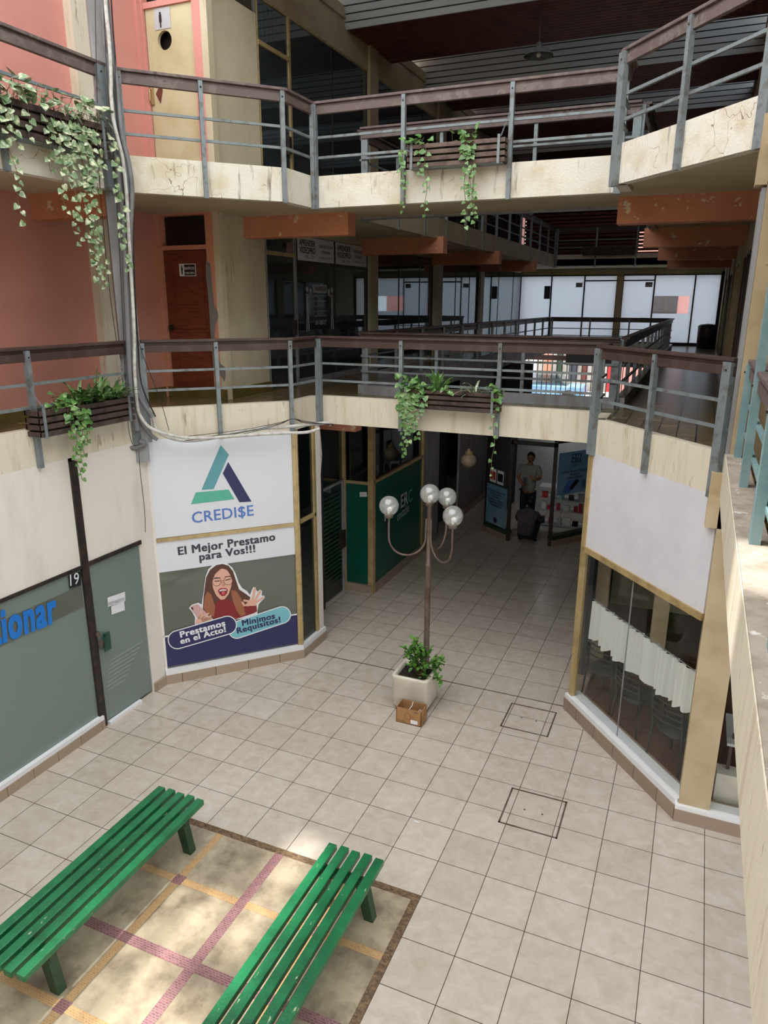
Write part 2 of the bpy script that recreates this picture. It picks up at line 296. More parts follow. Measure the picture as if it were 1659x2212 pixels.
def text(P, s, p0, p1, material, off=.006, bold=.0, parent=None, name='lettering', ys=1.0, uz=False, h=None):
    """flat lettering on plane P whose baseline runs from p0 to p1 (photo points on that plane, or (u,z) if uz)"""
    cu = bpy.data.curves.new('t', 'FONT'); cu.body = s; cu.resolution_u = 3; cu.space_line = .85; cu.space_character = 1.0 + bold * 2.2; cu.align_x = 'CENTER' if '\n' in s else 'LEFT'
    o = bpy.data.objects.new('t', cu); COL.objects.link(o); dg = bpy.context.evaluated_depsgraph_get(); dg.update()
    me = bpy.data.meshes.new_from_object(o.evaluated_get(dg)); bpy.data.objects.remove(o)
    a = p0 if uz else P.px(*p0, off); b = p1 if uz else P.px(*p1, off)
    A = P.pt(a[0], a[1], off); B = P.pt(b[0], b[1], off); X = (B - A); Lw = X.length; X.normalize(); Yv = P.n.cross(X).normalized()
    xs = [v.co.x for v in me.vertices]; x0, x1 = min(xs), max(xs); k = Lw / (x1 - x0)
    for v in me.vertices: v.co = A + X * ((v.co.x - x0) * k) + Yv * (v.co.y * k * ys)
    if bold > 0:   # heavier strokes: overlaid shifted copies of the same flat outline
        vs = [v.co.copy() for v in me.vertices]; fs = [tuple(p.vertices) for p in me.polygons]; bpy.data.meshes.remove(me); V2 = []; F2 = []
        for dx in (-1, 0, 1):
            for dy in (-.5, .5):
                o_ = len(V2); sh_ = X * (dx * bold * k) + Yv * (dy * bold * k * ys); V2 += [tuple(v + sh_ + P.n * (.0002 * (dx + 1) + .0001 * (dy + .5))) for v in vs]; F2 += [tuple(i + o_ for i in f) for f in fs]
        me = bpy.data.meshes.new(name); me.from_pydata(V2, [], F2)
    me.materials.clear(); me.materials.append(material); me.name = name
    o = bpy.data.objects.new(name, me); COL.objects.link(o)
    if parent: o.parent = parent; o.matrix_parent_inverse = Matrix.Translation(parent.location).inverted()
    return o
def poly(mb, P, pts, off=.006, mi=0, uz=False):
    q = [p if uz else P.px(p[0], p[1], off) for p in pts]; mb.face([P.pt(a, b, off) for a, b in q][::-1], mi)
def polyt(mb, P, pts, off=.006, t=.004, mi=0):
    mb.face([P.pt(*P.px(p[0], p[1], off), off) for p in pts], mi)

# ------------------------------------------------------------------ structure: slabs, fascias
Z1b, Z1f, Z1t, Z1h = 3.31, 3.55, 3.69, 4.50
Z2b, Z2f, Z2t, Z2h = 6.105, 6.34, 6.483, 7.33
mb = MB(); mb.box(-12, -4.5, -.2, 5, 32, 0); struct('floor', mb, M['tile'])
def gallery(zb, zf, top, under):
    e = .03
    mb = MB()
    mb.prism([(-10, -4), (-6.14, -4), (-6.14, 6.81), (-4.853, 8.2), (-4.853, 8.9), (-4.853, 27.8), (-10, 27.8)], zb + e, zf)
    mb.prism([(-4.853, 8.9), (-.98, 8.9), (-.98, 10.42), (-4.853, 10.42)], zb + e, zf)
    mb.prism([(-.98, 8.33), (.31, 6.77), (.31, -4), (3.2, -4), (3.2, 27.8), (-.98, 27.8)], zb + e, zf)
    mb.prism([(-4.853, 25.5), (-.98, 25.5), (-.98, 27.8), (-4.853, 27.8)], zb + e, zf)
    o = struct('floor', mb, [top, under]); o['kind'] = 'structure'
    # undersides take the second material
    for p in o.data.polygons:
        if p.normal.z < -.5: p.material_index = 1
gallery(Z1b, Z1f, M['tile_up'], M['wood']); gallery(Z2b, Z2f, M['tile_up'], M['soffit'])  # first-floor underside in dark brown to dim the passage below
def fascia(P, z0, z1, m, n, u0=0, u1=None):
    mb = MB(); mb.slab(P, u0, P.L if u1 is None else u1, z0, z1, 0, .12); return struct('trim_%d' % n, mb, m)
k = 1
INW = Plane((-4.823, 25.5), (-4.823, 10.42)); INE = Plane((-1.014, 10.42), (-1.014, 25.5)); INN = Plane((-4.823, 25.5), (-1.014, 25.5)); INS = Plane((-1.014, 10.42), (-4.823, 10.42))
INW = Plane((-4.823, 10.42), (-4.823, 25.5)); INE = Plane((-1.014, 25.5), (-1.014, 10.42))
for (z0, z1, mm) in ((Z1b, Z1t, M['cream']), (Z2b, Z2t, M['cream2'])):
    for P in (PW, PD, PS, PF, PSR, PR, PE, INW, INE, INN, INS):
        fascia(P, z0, z1, mm if P in (PW, PD, PS, PF, PSR, PR, PE) else (M['grey'] if z0 < 4 or P is INS else M['wallb']) if P is not INN else M['cream'], k); k += 1
# deep beige wall face under the far upper gallery
mb = MB(); mb.box(-6.6, 27.6, 5.9, .6, 27.8, 6.2);  struct('wall_north', mb, M['wallb'])

# ------------------------------------------------------------------ walls, west side upper floors
def westlevel(zf, zc, pinkm, lvl):
    mb = MB(); mb.box(-7.6, -4, zf, -7.42, 8.9, zc); mb.box(-7.6, 8.9, zf, -7.4, 9.2, zc)
    struct('wall_west', mb, pinkm)
    mb = MB(); mb.box(-7.42, 7.55, zf, -7.30, 7.86, zc); struct('trim_%d' % (40 + lvl), mb, M['cream'])
    # door wall
    mb = MB(); mb.box(-7.42, 8.88, zf, -7.36, 9.08, zc); mb.box(-6.56, 8.88, zf, -6.43, 9.08, zc)
    mb.box(-7.36, 8.90, zf + (2.10 if lvl == 1 else 2.34), -6.56, 9.06, zf + (2.16 if lvl == 1 else 2.41))
    if lvl == 1: mb.box(-7.36, 8.88, zf + 2.56, -6.56, 9.08, zc)
    mb.box(-7.44, 8.80, zf, -7.38, 8.88, zc)
    struct('wall_north', mb, M['orange_frame'] if lvl == 1 else M['pink'])
    mb = MB(); mb.box(-6.43, 8.88, zf, -6.33, 9.0, zc); mb.box(-6.45, 8.99, zf, -6.41, 10.17, zc); mb.box(-6.45, 8.882, zf, -6.38, 8.99, zc)
    struct('wall_west', mb, M['beige'])
westlevel(Z1f, Z2b + .04, M['pink1'], 1); westlevel(Z2f, 8.9, M['pink'], 2)
# skirting, olive tile along the walls of the first gallery
mb = MB(); mb.box(-7.42, -4, Z1f, -7.39, 8.86, Z1f + .15); mb.box(-7.42, 8.84, Z1f, -6.33, 8.875, Z1f + .15); mb.box(-6.40, 9.0, Z1f, -6.36, 10.17, Z1f + .15)
struct('baseboard_west', mb, M['olive'])
mb = MB(); mb.slab(INE, 0, 15, Z1t, Z1t + .01, .0, .12); mb.box(.38, 7.0, Z1f, .42, 27, Z1f + .12); struct('baseboard_east', mb, M['olive'])

# ------------------------------------------------------------------ upper shop fronts along x=-6.41
BAY = [(10.17, 13.98), (14.36, 17.92), (18.5, 22.0), (22.4, 27.8)]
for lvl, (zf, zg, zc) in enumerate(((Z1f, 6.02, Z2b + .04), (Z2f, 9.14, 9.67))):
    mb = MB()
    for (y0, y1) in ((13.98, 14.36), (17.92, 18.5), (22.0, 22.4)): mb.box(-6.45, y0, zf, -6.33, y1, zc)
    mb.box(-6.45, 10.17, zg, -6.38, 27.8, zc)
    struct('wall_west', mb, M['beige'] if lvl == 0 else M['wallb'])
    for bi, (y0, y1) in enumerate(BAY):
        lab = ['dark glass shopfront next to beige wall, %s floor, door at its left', 'second glass shopfront from the beige wall, %s gallery', 'third glass shopfront from the beige wall, %s gallery', 'farthest glass shopfront of the west %s gallery'][bi] % ('first' if lvl == 0 else 'top')
        t = thing('shopfront', (-6.41, y0, zf), lab, 'shopfront')
        gm = MB(); gm.box(-6.415, y0, zf + .02, -6.405, y1, zg); gm.build('glass_pane', [M['dglass'], M['dglass'], M['frostd'] if 0 else M['dglass'], M['dglass']][bi], t)
        fr = MB(); mul = [y0 + .02, y0 + .9, y0 + .9 + (y1 - y0 - .9) / 2, y1 - .02] if bi == 0 else [y0 + .02, y0 + (y1 - y0) * .37, y0 + (y1 - y0) * .74, y1 - .02]
        fd = MB()
        for j, y in enumerate(mul):
            big = bi == 0 and j == 1; w = .045 if big else .006; (fr if big or j in (0,) else fd).box(-6.43, y - w / 2 - .008, zf, -6.385 if big else -6.395, y + w / 2 + .008, zg)
        fd.build('mullion', M['black'], t)
        fr.box(-6.43, y0, zg - .02, -6.39, y1, zg); fr.box(-6.43, y0 + .9, zf, -6.385, y1, zf + .1)
        fr.build('frame', M['gold'] if (lvl == 1 or bi != 0) else M['grey'], t)
        if bi == 0:
            tz = zf + 2.1 + lvl * .08
            d = MB(); d.box(-6.43, y0 + .02, tz, -6.38, y0 + .9, tz + .06); d.build('transom', M['gold'], t)
            h = MB(); h.box(-6.38, y0 + .72, zf + .85, -6.33, y0 + .80, zf + 1.1); h.build('door_handle', M['black'], t)
            if lvl == 1:
                cm = MB()
                for q in range(14): cm.tube([(-6.47 + .02 * (q % 2), y0 + .06 + q * .058, tz + .08), (-6.47 + .02 * (q % 2), y0 + .06 + q * .058, zg - .05)], .032, 6)
                cm.build('grey_curtain', M['pipe'], t)
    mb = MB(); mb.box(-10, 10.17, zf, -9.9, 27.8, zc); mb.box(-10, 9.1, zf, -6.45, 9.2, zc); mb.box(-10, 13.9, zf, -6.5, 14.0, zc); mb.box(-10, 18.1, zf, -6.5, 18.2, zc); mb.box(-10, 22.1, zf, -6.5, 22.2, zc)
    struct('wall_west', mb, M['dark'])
mb = MB(); mb.box(-10.1, 8.9, 9.67, -6.33, 27.9, 9.85); struct('ceiling', mb, M['wallb'])
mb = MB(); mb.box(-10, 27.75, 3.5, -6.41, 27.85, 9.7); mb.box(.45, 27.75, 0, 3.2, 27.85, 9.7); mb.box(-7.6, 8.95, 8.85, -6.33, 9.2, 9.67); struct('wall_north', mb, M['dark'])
# east side: wall of gallery with shop fronts
for lvl, (zf, zc) in enumerate(((Z1f, Z2b + .04), (Z2f, 9.67))):
    mb = MB()
    for (y0, y1) in ((6.9, 7.3), (9.5, 9.8), (13.5, 13.9), (17.6, 18.0), (21.7, 22.1), (25.3, 27.8)): mb.box(.42, y0, zf, .62, y1, zc)
    mb.box(.45, 6.9, zc - .5, .6, 27.8, zc)
    struct('wall_east', mb, M['wallb'])
    for bi, (y0, y1) in enumerate(((7.3, 9.5), (9.8, 13.5), (13.9, 17.6), (18.0, 21.7), (22.1, 25.3))):
        t = thing('shopfront', (.5, y0, zf), '%s of the dark shopfronts along the east %s gallery, seen edge on' % (['nearest', 'second', 'third', 'fourth', 'farthest'][bi], ['first floor', 'top floor'][lvl]), 'shopfront')
        a = MB(); a.box(.5, y0, zf + .02, .51, y1, zc - .5); a.build('glass_pane', M['dglass'], t)
        a = MB()
        for q in range(5): yy = y0 + (y1 - y0) * q / 4; a.box(.46, max(y0, yy - .03), zf, .52, min(y1, yy + .03), zc - .5)
        a.build('frame', M['gold'] if bi % 2 == 0 else M['wood'], t)
    mb = MB(); mb.box(3.1, 6.9, zf, 3.2, 27.8, zc); mb.box(.6, 6.9, zf, 3.2, 7.0, zc); struct('wall_east', mb, M['dark'])
mb = MB(); mb.box(.4, 6.9, 9.67, 3.3, 27.9, 9.85); struct('ceiling', mb, M['wallb'])
# own balcony back wall (behind the viewer) and south wall for bounce light
mb = MB(); mb.box(2.4, -4, 3.5, 2.6, 6.9, 9.6); struct('wall_east', mb, M['beige'])
mb = MB(); mb.box(-10, -4.6, 0, 3.2, -4.4, 9.6); struct('wall_south', mb, M['beige'])

# ------------------------------------------------------------------ orange ceiling beams
bn = ['nearest', 'second', 'third', 'fourth', 'fifth']
for i, y in enumerate((9.62, 13.70, 17.85, 21.9)):
    mb = MB(); mb.box(-6.44, y, 5.84, -4.70, y + .24, Z2b + .035)
    o = mb.build('ceiling_beam', M['orange']); o['kind'] = 'structure'
for i, y in enumerate((9.50, 13.45, 17.4, 21.4)):
    mb = MB(); mb.box(-1.10, y, 5.84, .5, y + .24, Z2b + .035)
    o = mb.build('ceiling_beam', M['orange']); o['kind'] = 'structure'
mb = MB(); mb.box(-7.45, 6.72, 5.85, -6.2, 6.95, Z2b + .035); o = mb.build('ceiling_beam', M['orange']); o['kind'] = 'structure'
mb = MB(); mb.box(-5.5, 9.3, 3.14, -4.45, 9.5, Z1b + .035); o = mb.build('ceiling_beam', M['orange']); o['kind'] = 'structure'

# ------------------------------------------------------------------ right pillar, beam ends
mb = MB(); mb.box(.30, 6.72, 0.1, .58, 6.96, 3.4); mb.box(.32, 6.72, 3.3, .62, 6.96, 9.7); mb.box(.20, 6.72, 3.03, .36, 6.9, 3.53); mb.box(.235, 6.72, 5.82, .36, 6.9, 6.32)
struct('wall_east', mb, M['pillar'])
mb = MB(); mb.box(.285, 6.74, 3.5, .318, 6.96, 5.8); struct('trim_50', mb, M['grey'])

# ------------------------------------------------------------------ roof baffles over the inner court
for i, y0 in enumerate((8.95, 13.05, 17.1, 21.1, 25.0)):
    t = MB(); t2 = MB(); t3 = MB()
    yb = y0 + 2.1
    # under face in narrow red planks with dark gaps
    n = 16; w = (yb - y0) / n
    t3.box(-6.6, y0, 9.60, .6, yb, 9.64)
    for q in range(n): t2.box(-6.6, y0 + q * w, 9.555, .6, y0 + q * w + w * .8, 9.60)
    # leaning grey face of broad planks
    a = Vector((0, y0, 9.54)); b = Vector((0, y0 - .62, 10.55)); n = 10
    for q in range(n):
        p = a.lerp(b, q / n); p2 = a.lerp(b, (q + .82) / n)
        t.hexa([(-6.6, p.y, p.z), (.6, p.y, p.z), (.6, p.y + .03, p.z), (-6.6, p.y + .03, p.z), (-6.6, p2.y, p2.z), (.6, p2.y, p2.z), (.6, p2.y + .03, p2.z), (-6.6, p2.y + .03, p2.z)])
    t3.hexa([(-6.6, y0 + .04, 9.60), (.6, y0 + .04, 9.60), (.6, y0 + .1, 9.60), (-6.6, y0 + .1, 9.60), (-6.6, y0 - .58, 10.6), (.6, y0 - .58, 10.6), (.6, y0 - .52, 10.6), (-6.6, y0 - .52, 10.6)])
    r = t3.build('ceiling', M['slatgap']); r['kind'] = 'structure'
    r = t.build('ceiling', M['slatgrey']); r['kind'] = 'structure'
    r = t2.build('ceiling', M['slatred']); r['kind'] = 'structure'
mb = MB(); mb.box(-6.7, 9.4, 10.75, .7, 28, 10.9); mb.box(-6.6, 28, 9.6, .6, 28.1, 10.9); struct('ceiling', mb, M['slatred'])
mb = MB(); mb.box(-7.7, 9.5, 9.86, -7.6, 28, 12.5); o = struct('wall_west', mb, M['brick'])
# unseen diffuser added over the court, openings cut to shape the sun patches
sun_holes = [(-8.2, 1.2, -7.75, 2.9), (-7.75, 2.0, -7.15, 3.5), (-7.15, 1.6, -6.7, 2.6), (-7.0, 3.0, -6.75, 4.4), (-6.55, 2.4, -6.2, 3.9), (-6.55, 1.1, -6.35, 1.9), (-2.75, 3.0, -2.1, 3.75)]
xs = sorted({-10.5, 2.0} | {h[0] for h in sun_holes} | {h[2] for h in sun_holes}); ys = sorted({-4.5, 8.0} | {h[1] for h in sun_holes} | {h[3] for h in sun_holes})
mb = MB()
for i_ in range(len(xs) - 1):
    for j_ in range(len(ys) - 1):
        cx_, cy_ = (xs[i_] + xs[i_ + 1]) / 2, (ys[j_] + ys[j_ + 1]) / 2
        if any(h[0] < cx_ < h[2] and h[1] < cy_ < h[3] for h in sun_holes): continue
        mb.face([(xs[i_], ys[j_], 11), (xs[i_ + 1], ys[j_], 11), (xs[i_ + 1], ys[j_ + 1], 11), (xs[i_], ys[j_ + 1], 11)])
struct('ceiling', mb, M['sheet'])
mb = MB(); mb.box(-10.5, 8.0, 11.0, 2.0, 9.5, 11.1); struct('ceiling', mb, M['slatred'])  # unseen opaque strip added to darken the bridge end of the court

# ------------------------------------------------------------------ ground floor walls
mb = MB(); mb.box(-6.4, 4.0, 0, -6.3, 4.1, 3.4); mb.box(-8.5, -4, 0, -8.4, 7.5, 3.4); mb.box(-8.5, 7.4, 0, -5.6, 7.5, 3.4); struct('wall_west', mb, M['dark'])
# left shop: frosted glass, white fascia boards, black frame, door
sf = thing('shopfront', (-6.117, 1, 0), 'frosted glass shopfront numbered 19 with blue lettering, beside black-framed door', 'shopfront')
def uw(y): return y + 4
g = MB(); g.slab(PW, 0, uw(5.64), .16, 2.06, -.01, .012); g.build('glass_pane', M['frost'], sf)
g = MB(); g.slab(PW, 0, uw(5.62), 2.08, Z1b, .0, .05); g.slab(PW, uw(5.72), uw(6.56), 2.08, Z1b, .0, .05); g.build('white_board', M['dirty_white'], sf)
g = MB(); g.slab(PW, uw(5.62), uw(5.72), 0, Z1b - .04, .02, .07); g.slab(PW, 0, uw(5.62), 2.05, 2.09, .015, .05); g.slab(PW, uw(5.72), uw(6.58), 2.05, 2.10, .02, .06); g.build('frame', M['black'], sf)
g = MB(); g.slab(PW, 0, uw(5.60), 1.60, 1.86, -.004, .004); g.build('dark_band', M['frostd'], sf)
text(PW, 'Gestionar', (-118, 1438), (122, 1342), M['t_bright'], .006, .045, sf, ys=1.75)
g = MB(); poly(g, PW, [(148, 1244), (175, 1234), (175, 1264), (150, 1272)], .004); np2 = g.build('number_plate', M['t_black'], sf)
text(PW, '19', (152, 1266), (171, 1260), M['t_white'], .007, .0, np2, ys=1.15)
dr = thing('glass_door', (-6.117, 6.15, 0), 'frosted green glass door with two paper notices and square glass pull plates', 'door')
g = MB(); g.slab(PW, uw(5.73), uw(6.55), .03, 2.04, -.01, .012); g.build('glass_pane', M['frost'], dr)
g = MB()
for q in range(8): g.slab(PW, uw(5.80 + q * .012), uw(6.1 + q * .05), .42 + q * .05, .424 + q * .05, -.004, .003)
g.build('etched_stripes', M['t_grey'], dr)
g = MB(); poly(g, PW, [(232, 1291), (270, 1278), (271, 1298), (233, 1311)], .0, 0); poly(g, PW, [(240, 1310), (268, 1299), (270, 1318), (241, 1328)], .0); g.build('paper_notice', M['t_white'], dr)
text(PW, 'HORARIO DE ATENCION\nLUNES A VIERNES 17 A 20', (234, 1305), (269, 1293), M['t_dark'], .003, 0, dr)
g = MB(); g.slab(PW, uw(5.76), uw(5.86), .97, 1.15, .075, .01); g.build('pull_plate', M['gglass'], dr); g = MB(); g.slab(PW, uw(5.80), uw(5.90), .95, 1.17, .035, .01); g.build('pull_plate', M['gglass'], dr)
g = MB(); g.slab(PW, uw(5.72), uw(5.79), 1.04, 1.10, .05, .05); g.slab(PW, uw(5.70), uw(5.75), 1.18, 1.23, .04, .04); g.build('lock', M['lamp_metal'], dr)
g = MB(); g.slab(PW, uw(5.74), uw(6.3), 0, .035, .05, .05); g.build('threshold', M['sillw'], dr)
# white corner pillar
mb = MB(); mb.slab(PW, uw(6.56), uw(6.82), 0, Z1b, .0, .2); mb.slab(PD, 0, .03, 0, Z1b, .005, .15); struct('wall_west', mb, M['dirty_white'])
mb = MB(); mb.slab(PW, 0, uw(5.66), 0, .12, .05, .2); mb.slab(PW, uw(6.58), uw(6.85), 0, .12, .04, .1); mb.slab(PD, 0, PD.L + .02, 0, .13, .06, .16); mb.slab(PS, -.02, .67, 0, .13, .06, .16)
struct('baseboard_west', mb, tiles('skirting_joints', C(170, 150, 130), C(158, 138, 120), C(110, 92, 76), .33, .5, 0, -.1, .004, .4, plane='yz'))
mb = MB(); mb.slab(PW, 0, uw(5.66), .12, .17, .045, .1); mb.slab(PD, 0, PD.L + .02, .13, .20, .05, .1); mb.slab(PS, -.02, .67, .13, .20, .05, .1); struct('trim_51', mb, M['sillw'])
# corner shop: loan poster front
sg = thing('poster_sign', (PD.pt(.9, 0)), 'large white loan sign with blue and green triangle logo above photo poster', 'sign')
g = MB(); g.slab(PD, .03, PD.L, 2.04, Z1b, .0, .02); up_ = g.build('upper_panel', M['banner'], sg)
g = MB(); g.slab(PD, .03, PD.L, 1.99, 2.035, .02, .05); g.slab(PD, PD.L - .05, PD.L + .02, .2, Z1b, .025, .06)
g.slab(PS, -.02, .04, .2, Z1b, .02, .05); g.slab(PS, .46, .52, .2, Z1b, .02, .05); g.slab(PS, 0, .5, 2.0, 2.05, .02, .05); g.build('gold_frame', M['gold'], sg)
g = MB(); g.slab(PS, .02, .48, .2, Z1b, -.01, .012); g.build('dark_side_pane', M['dglass2'], sg)
g = MB(); g.slab(PD, .03, PD.L - .04, .2, 2.0, -.008, .012); g.build('glass_pane', M['frostd'], sg)
def DP(mb, pts, off, mi=0): poly(mb, PD, pts, off, mi)
g = MB(); poly(g, PD, [(330, 1168), (643, 1128), (646, 1196), (340, 1238)], .003); g.build('slogan_panel', M['banner'], sg)
g = MB(); DP(g, [(352, 1376), (649, 1326), (651, 1388), (356, 1442)], .003); g.build('navy_strip', M['t_navy'], sg)
g = MB(); DP(g, [(352, 1374), (649, 1324), (649, 1327), (352, 1378)], .005); g.build('white_line', M['t_white'], sg)
# logo, zoom frame (200,820) scale 1659/560
def zA(l): return [(200 + x * 560 / 1659, 820 + y * 360 / 1066) for x, y in l]
g = MB(); DP(g, zA([(820, 418), (872, 480), (775, 700), (697, 705)]), .004); g.build('logo_bar', M['t_teal'], up_)
g = MB(); DP(g, zA([(868, 527), (1017, 780), (940, 785), (833, 600)]), .004); g.build('logo_bar', M['t_navy'], up_)
g = MB(); DP(g, zA([(660, 722), (870, 703), (908, 764), (630, 797)]), .004); g.build('logo_bar', M['t_green'], up_)
text(PD, 'CREDI$E', (416, 1130), (548, 1113), M['t_blue'], .004, .012, up_)
text(PD, 'El Mejor Prestamo', (386, 1199), (594, 1167), M['t_dark'], .005, .042, sg, ys=1.0)
text(PD, 'para Vos!!!', (432, 1211), (551, 1192), M['t_dark'], .005, .042, sg, ys=.95)
# printed woman with phone
def zB(l): return [(330 + x * 350 / 1659, 1130 + y * 320 / 1517) for x, y in l]
def print_part(name, polys, m, off, par=None):
    g = MB()
    for p in polys: DP(g, zB(p), off)
    return g.build(name, m, par or sg)
def circ(cx, cy, r, n=28, a0=0, a1=6.2832, sx=1): return [(cx + r * sx * math.cos(a0 + (a1 - a0) * i / n), cy + r * math.sin(a0 + (a1 - a0) * i / n)) for i in range(n)]
def band(p, q, w):
    dx, dy = q[0] - p[0], q[1] - p[1]; l = math.hypot(dx, dy); nx, ny = -dy / l * w / 2, dx / l * w / 2
    ex, ey = dx / l * w * .4, dy / l * w * .4
    return [(p[0] + nx, p[1] + ny), (q[0] + nx, q[1] + ny), (q[0] + ex + nx * .4, q[1] + ey + ny * .4), (q[0] + ex - nx * .4, q[1] + ey - ny * .4), (q[0] - nx, q[1] - ny), (p[0] - nx, p[1] - ny)]
pw_ = print_part('printed_outline', [[(370, 870), (400, 835), (465, 815), (500, 832), (518, 720), (540, 545), (570, 470), (620, 425), (690, 402), (760, 412), (815, 455), (850, 520), (880, 610), (915, 665), (965, 695), (995, 735), (1012, 690), (1028, 655), (1052, 655), (1062, 690), (1075, 700), (1098, 680), (1120, 695), (1115, 742), (1142, 740), (1146, 765), (1085, 830), (1070, 905), (1075, 960), (430, 1040), (432, 965), (400, 905)]], M['t_white'], .005)
print_part('printed_hair', [[(512, 880), (522, 740), (545, 560), (585, 480), (650, 430), (715, 418), (775, 436), (820, 490), (850, 580), (885, 680), (960, 730), (1000, 760), (960, 860), (955, 945), (900, 962), (620, 985), (540, 930)]], M['t_hair'], .006, pw_)
print_part('printed_sweater', [[(625, 985), (610, 900), (650, 815), (690, 780), (790, 785), (850, 840), (920, 860), (1062, 838), (1068, 905), (1030, 925), (830, 990)]], M['t_red'], .007, pw_)
print_part('printed_locks', [[(520, 870), (530, 760), (560, 700), (600, 730), (640, 860), (625, 960), (560, 925)]], M['t_hair2'], .008, pw_)
print_part('printed_locks', [[(800, 690), (850, 690), (900, 760), (925, 830), (950, 935), (905, 958), (860, 900), (820, 800)]], M['t_hair2'], .008, pw_)
print_part('printed_face', [[(604, 585), (620, 520), (660, 478), (715, 466), (770, 482), (802, 525), (815, 590), (800, 660), (775, 730), (735, 780), (695, 785), (650, 740), (618, 670)]], M['t_face'], .009, pw_)
print_part('printed_nose', [[(700, 640), (712, 600), (728, 600), (745, 635), (730, 648), (712, 650)]], M['t_cheek'], .0095, pw_)
print_part('printed_fringe', [[(604, 600), (590, 520), (650, 440), (712, 425), (700, 465), (640, 520)], [(712, 425), (780, 450), (830, 540), (822, 620), (800, 540), (760, 480)]], M['t_hair'], .010, pw_)
print_part('printed_lips', [[(664, 690), (690, 668), (715, 664), (752, 666), (770, 682), (760, 720), (738, 745), (708, 748), (682, 728)]], M['t_lip'], .010, pw_)
print_part('printed_mouth', [[(678, 694), (715, 680), (757, 684), (748, 718), (722, 734), (695, 722)]], M['t_mouth'], .0105, pw_)
print_part('printed_tongue', [circ(722, 712, 19, 14)], M['t_tongue'], .011, pw_)
print_part('printed_teeth', [[(680, 690), (715, 676), (757, 680), (750, 692), (715, 690), (686, 700)]], M['t_white'], .0115, pw_)
print_part('printed_eyes', [band((632, 596), (686, 592), 9), band((742, 586), (796, 572), 9), band((626, 568), (690, 560), 8), band((738, 552), (800, 542), 8)], M['t_black'], .0105, pw_)
rg = []
for cx, cy in ((655, 600), (772, 590)):
    pts = circ(cx, cy, 44, 20)
    for i in range(20): rg.append(band(pts[i], pts[(i + 1) % 20], 4))
rg += [band((695, 592), (730, 588), 4), band((600, 600), (612, 600), 4), band((812, 575), (826, 568), 4)]
print_part('printed_glasses', rg, M['t_mouth'], .0115, pw_)
print_part('printed_hand', [[(925, 852), (965, 820), (1000, 778), (1045, 790), (1064, 812), (1060, 846)], band((1022, 790), (1045, 672), 26), band((1045, 795), (1100, 700), 24), band((1055, 812), (1128, 765), 22), band((985, 800), (935, 792), 22), band((940, 845), (918, 812), 20)], M['t_face'], .0098, pw_)
print_part('printed_phone', [[(385, 868), (398, 850), (455, 830), (470, 838), (555, 925), (548, 945), (480, 975), (455, 965)]], M['t_pink'], .0098, pw_)
print_part('printed_lens', [band((398, 862), (412, 885), 14)], M['t_black'], .0102, pw_)
print_part('printed_fingers', [[(440, 1030), (445, 985), (490, 930), (540, 960), (600, 975), (600, 1000)], band((470, 980), (495, 905), 20), band((490, 985), (570, 925), 19), band((500, 1000), (595, 950), 18), band((505, 1010), (602, 972), 16)], M['t_face'], .0105, pw_)
def pill(c0, c1, r):
    a = math.atan2(c1[1] - c0[1], c1[0] - c0[0]); pts = []
    for i in range(15): t = a + math.pi / 2 + math.pi * i / 14; pts.append((c0[0] + r * math.cos(t), c0[1] + r * math.sin(t)))
    for i in range(15): t = a - math.pi / 2 + math.pi * i / 14; pts.append((c1[0] + r * math.cos(t), c1[1] + r * math.sin(t)))
    return pts
print_part('pill_border', [pill((860, 1095), (1325, 940), 90)], M['t_white'], .012)
tp_ = print_part('teal_pill', [pill((860, 1095), (1325, 940), 80)], M['t_teal2'], .0125)
print_part('pill_border', [pill((250, 1195), (765, 1045), 97)], M['t_white'], .013)
np_ = print_part('navy_pill', [pill((250, 1195), (765, 1045), 87)], M['t_navy'], .0135)
def zb1(x, y): return zB([(x, y)])[0]
text(PD, 'Prestamos', zb1(288, 1172), zb1(742, 1050), M['t_white'], .015, .042, np_, ys=.95)
text(PD, 'en el Acto!', zb1(290, 1238), zb1(748, 1112), M['t_white'], .015, .042, np_, ys=.95)
text(PD, 'Minimos', zb1(920, 1052), zb1(1250, 975), M['t_navy'], .015, .042, tp_, ys=.95)
text(PD, 'Requisitos!', zb1(868, 1130), zb1(1308, 1012), M['t_navy'], .015, .042, tp_, ys=.95)
mb = MB(); mb.box(-6.2, 8.75, 0, -4.9, 8.8, 3.35); mb.box(-5.37, 8.8, 0, -5.30, 9.86, 3.35); struct('wall_west', mb, M['dark'])
mb = MB(); mb.box(-4.84, 8.74, .0, -4.80, 8.86, Z1b); mb.box(-5.37, 8.80, 0, -4.84, 8.86, Z1b); struct('wall_west', mb, M['dirty_white'])
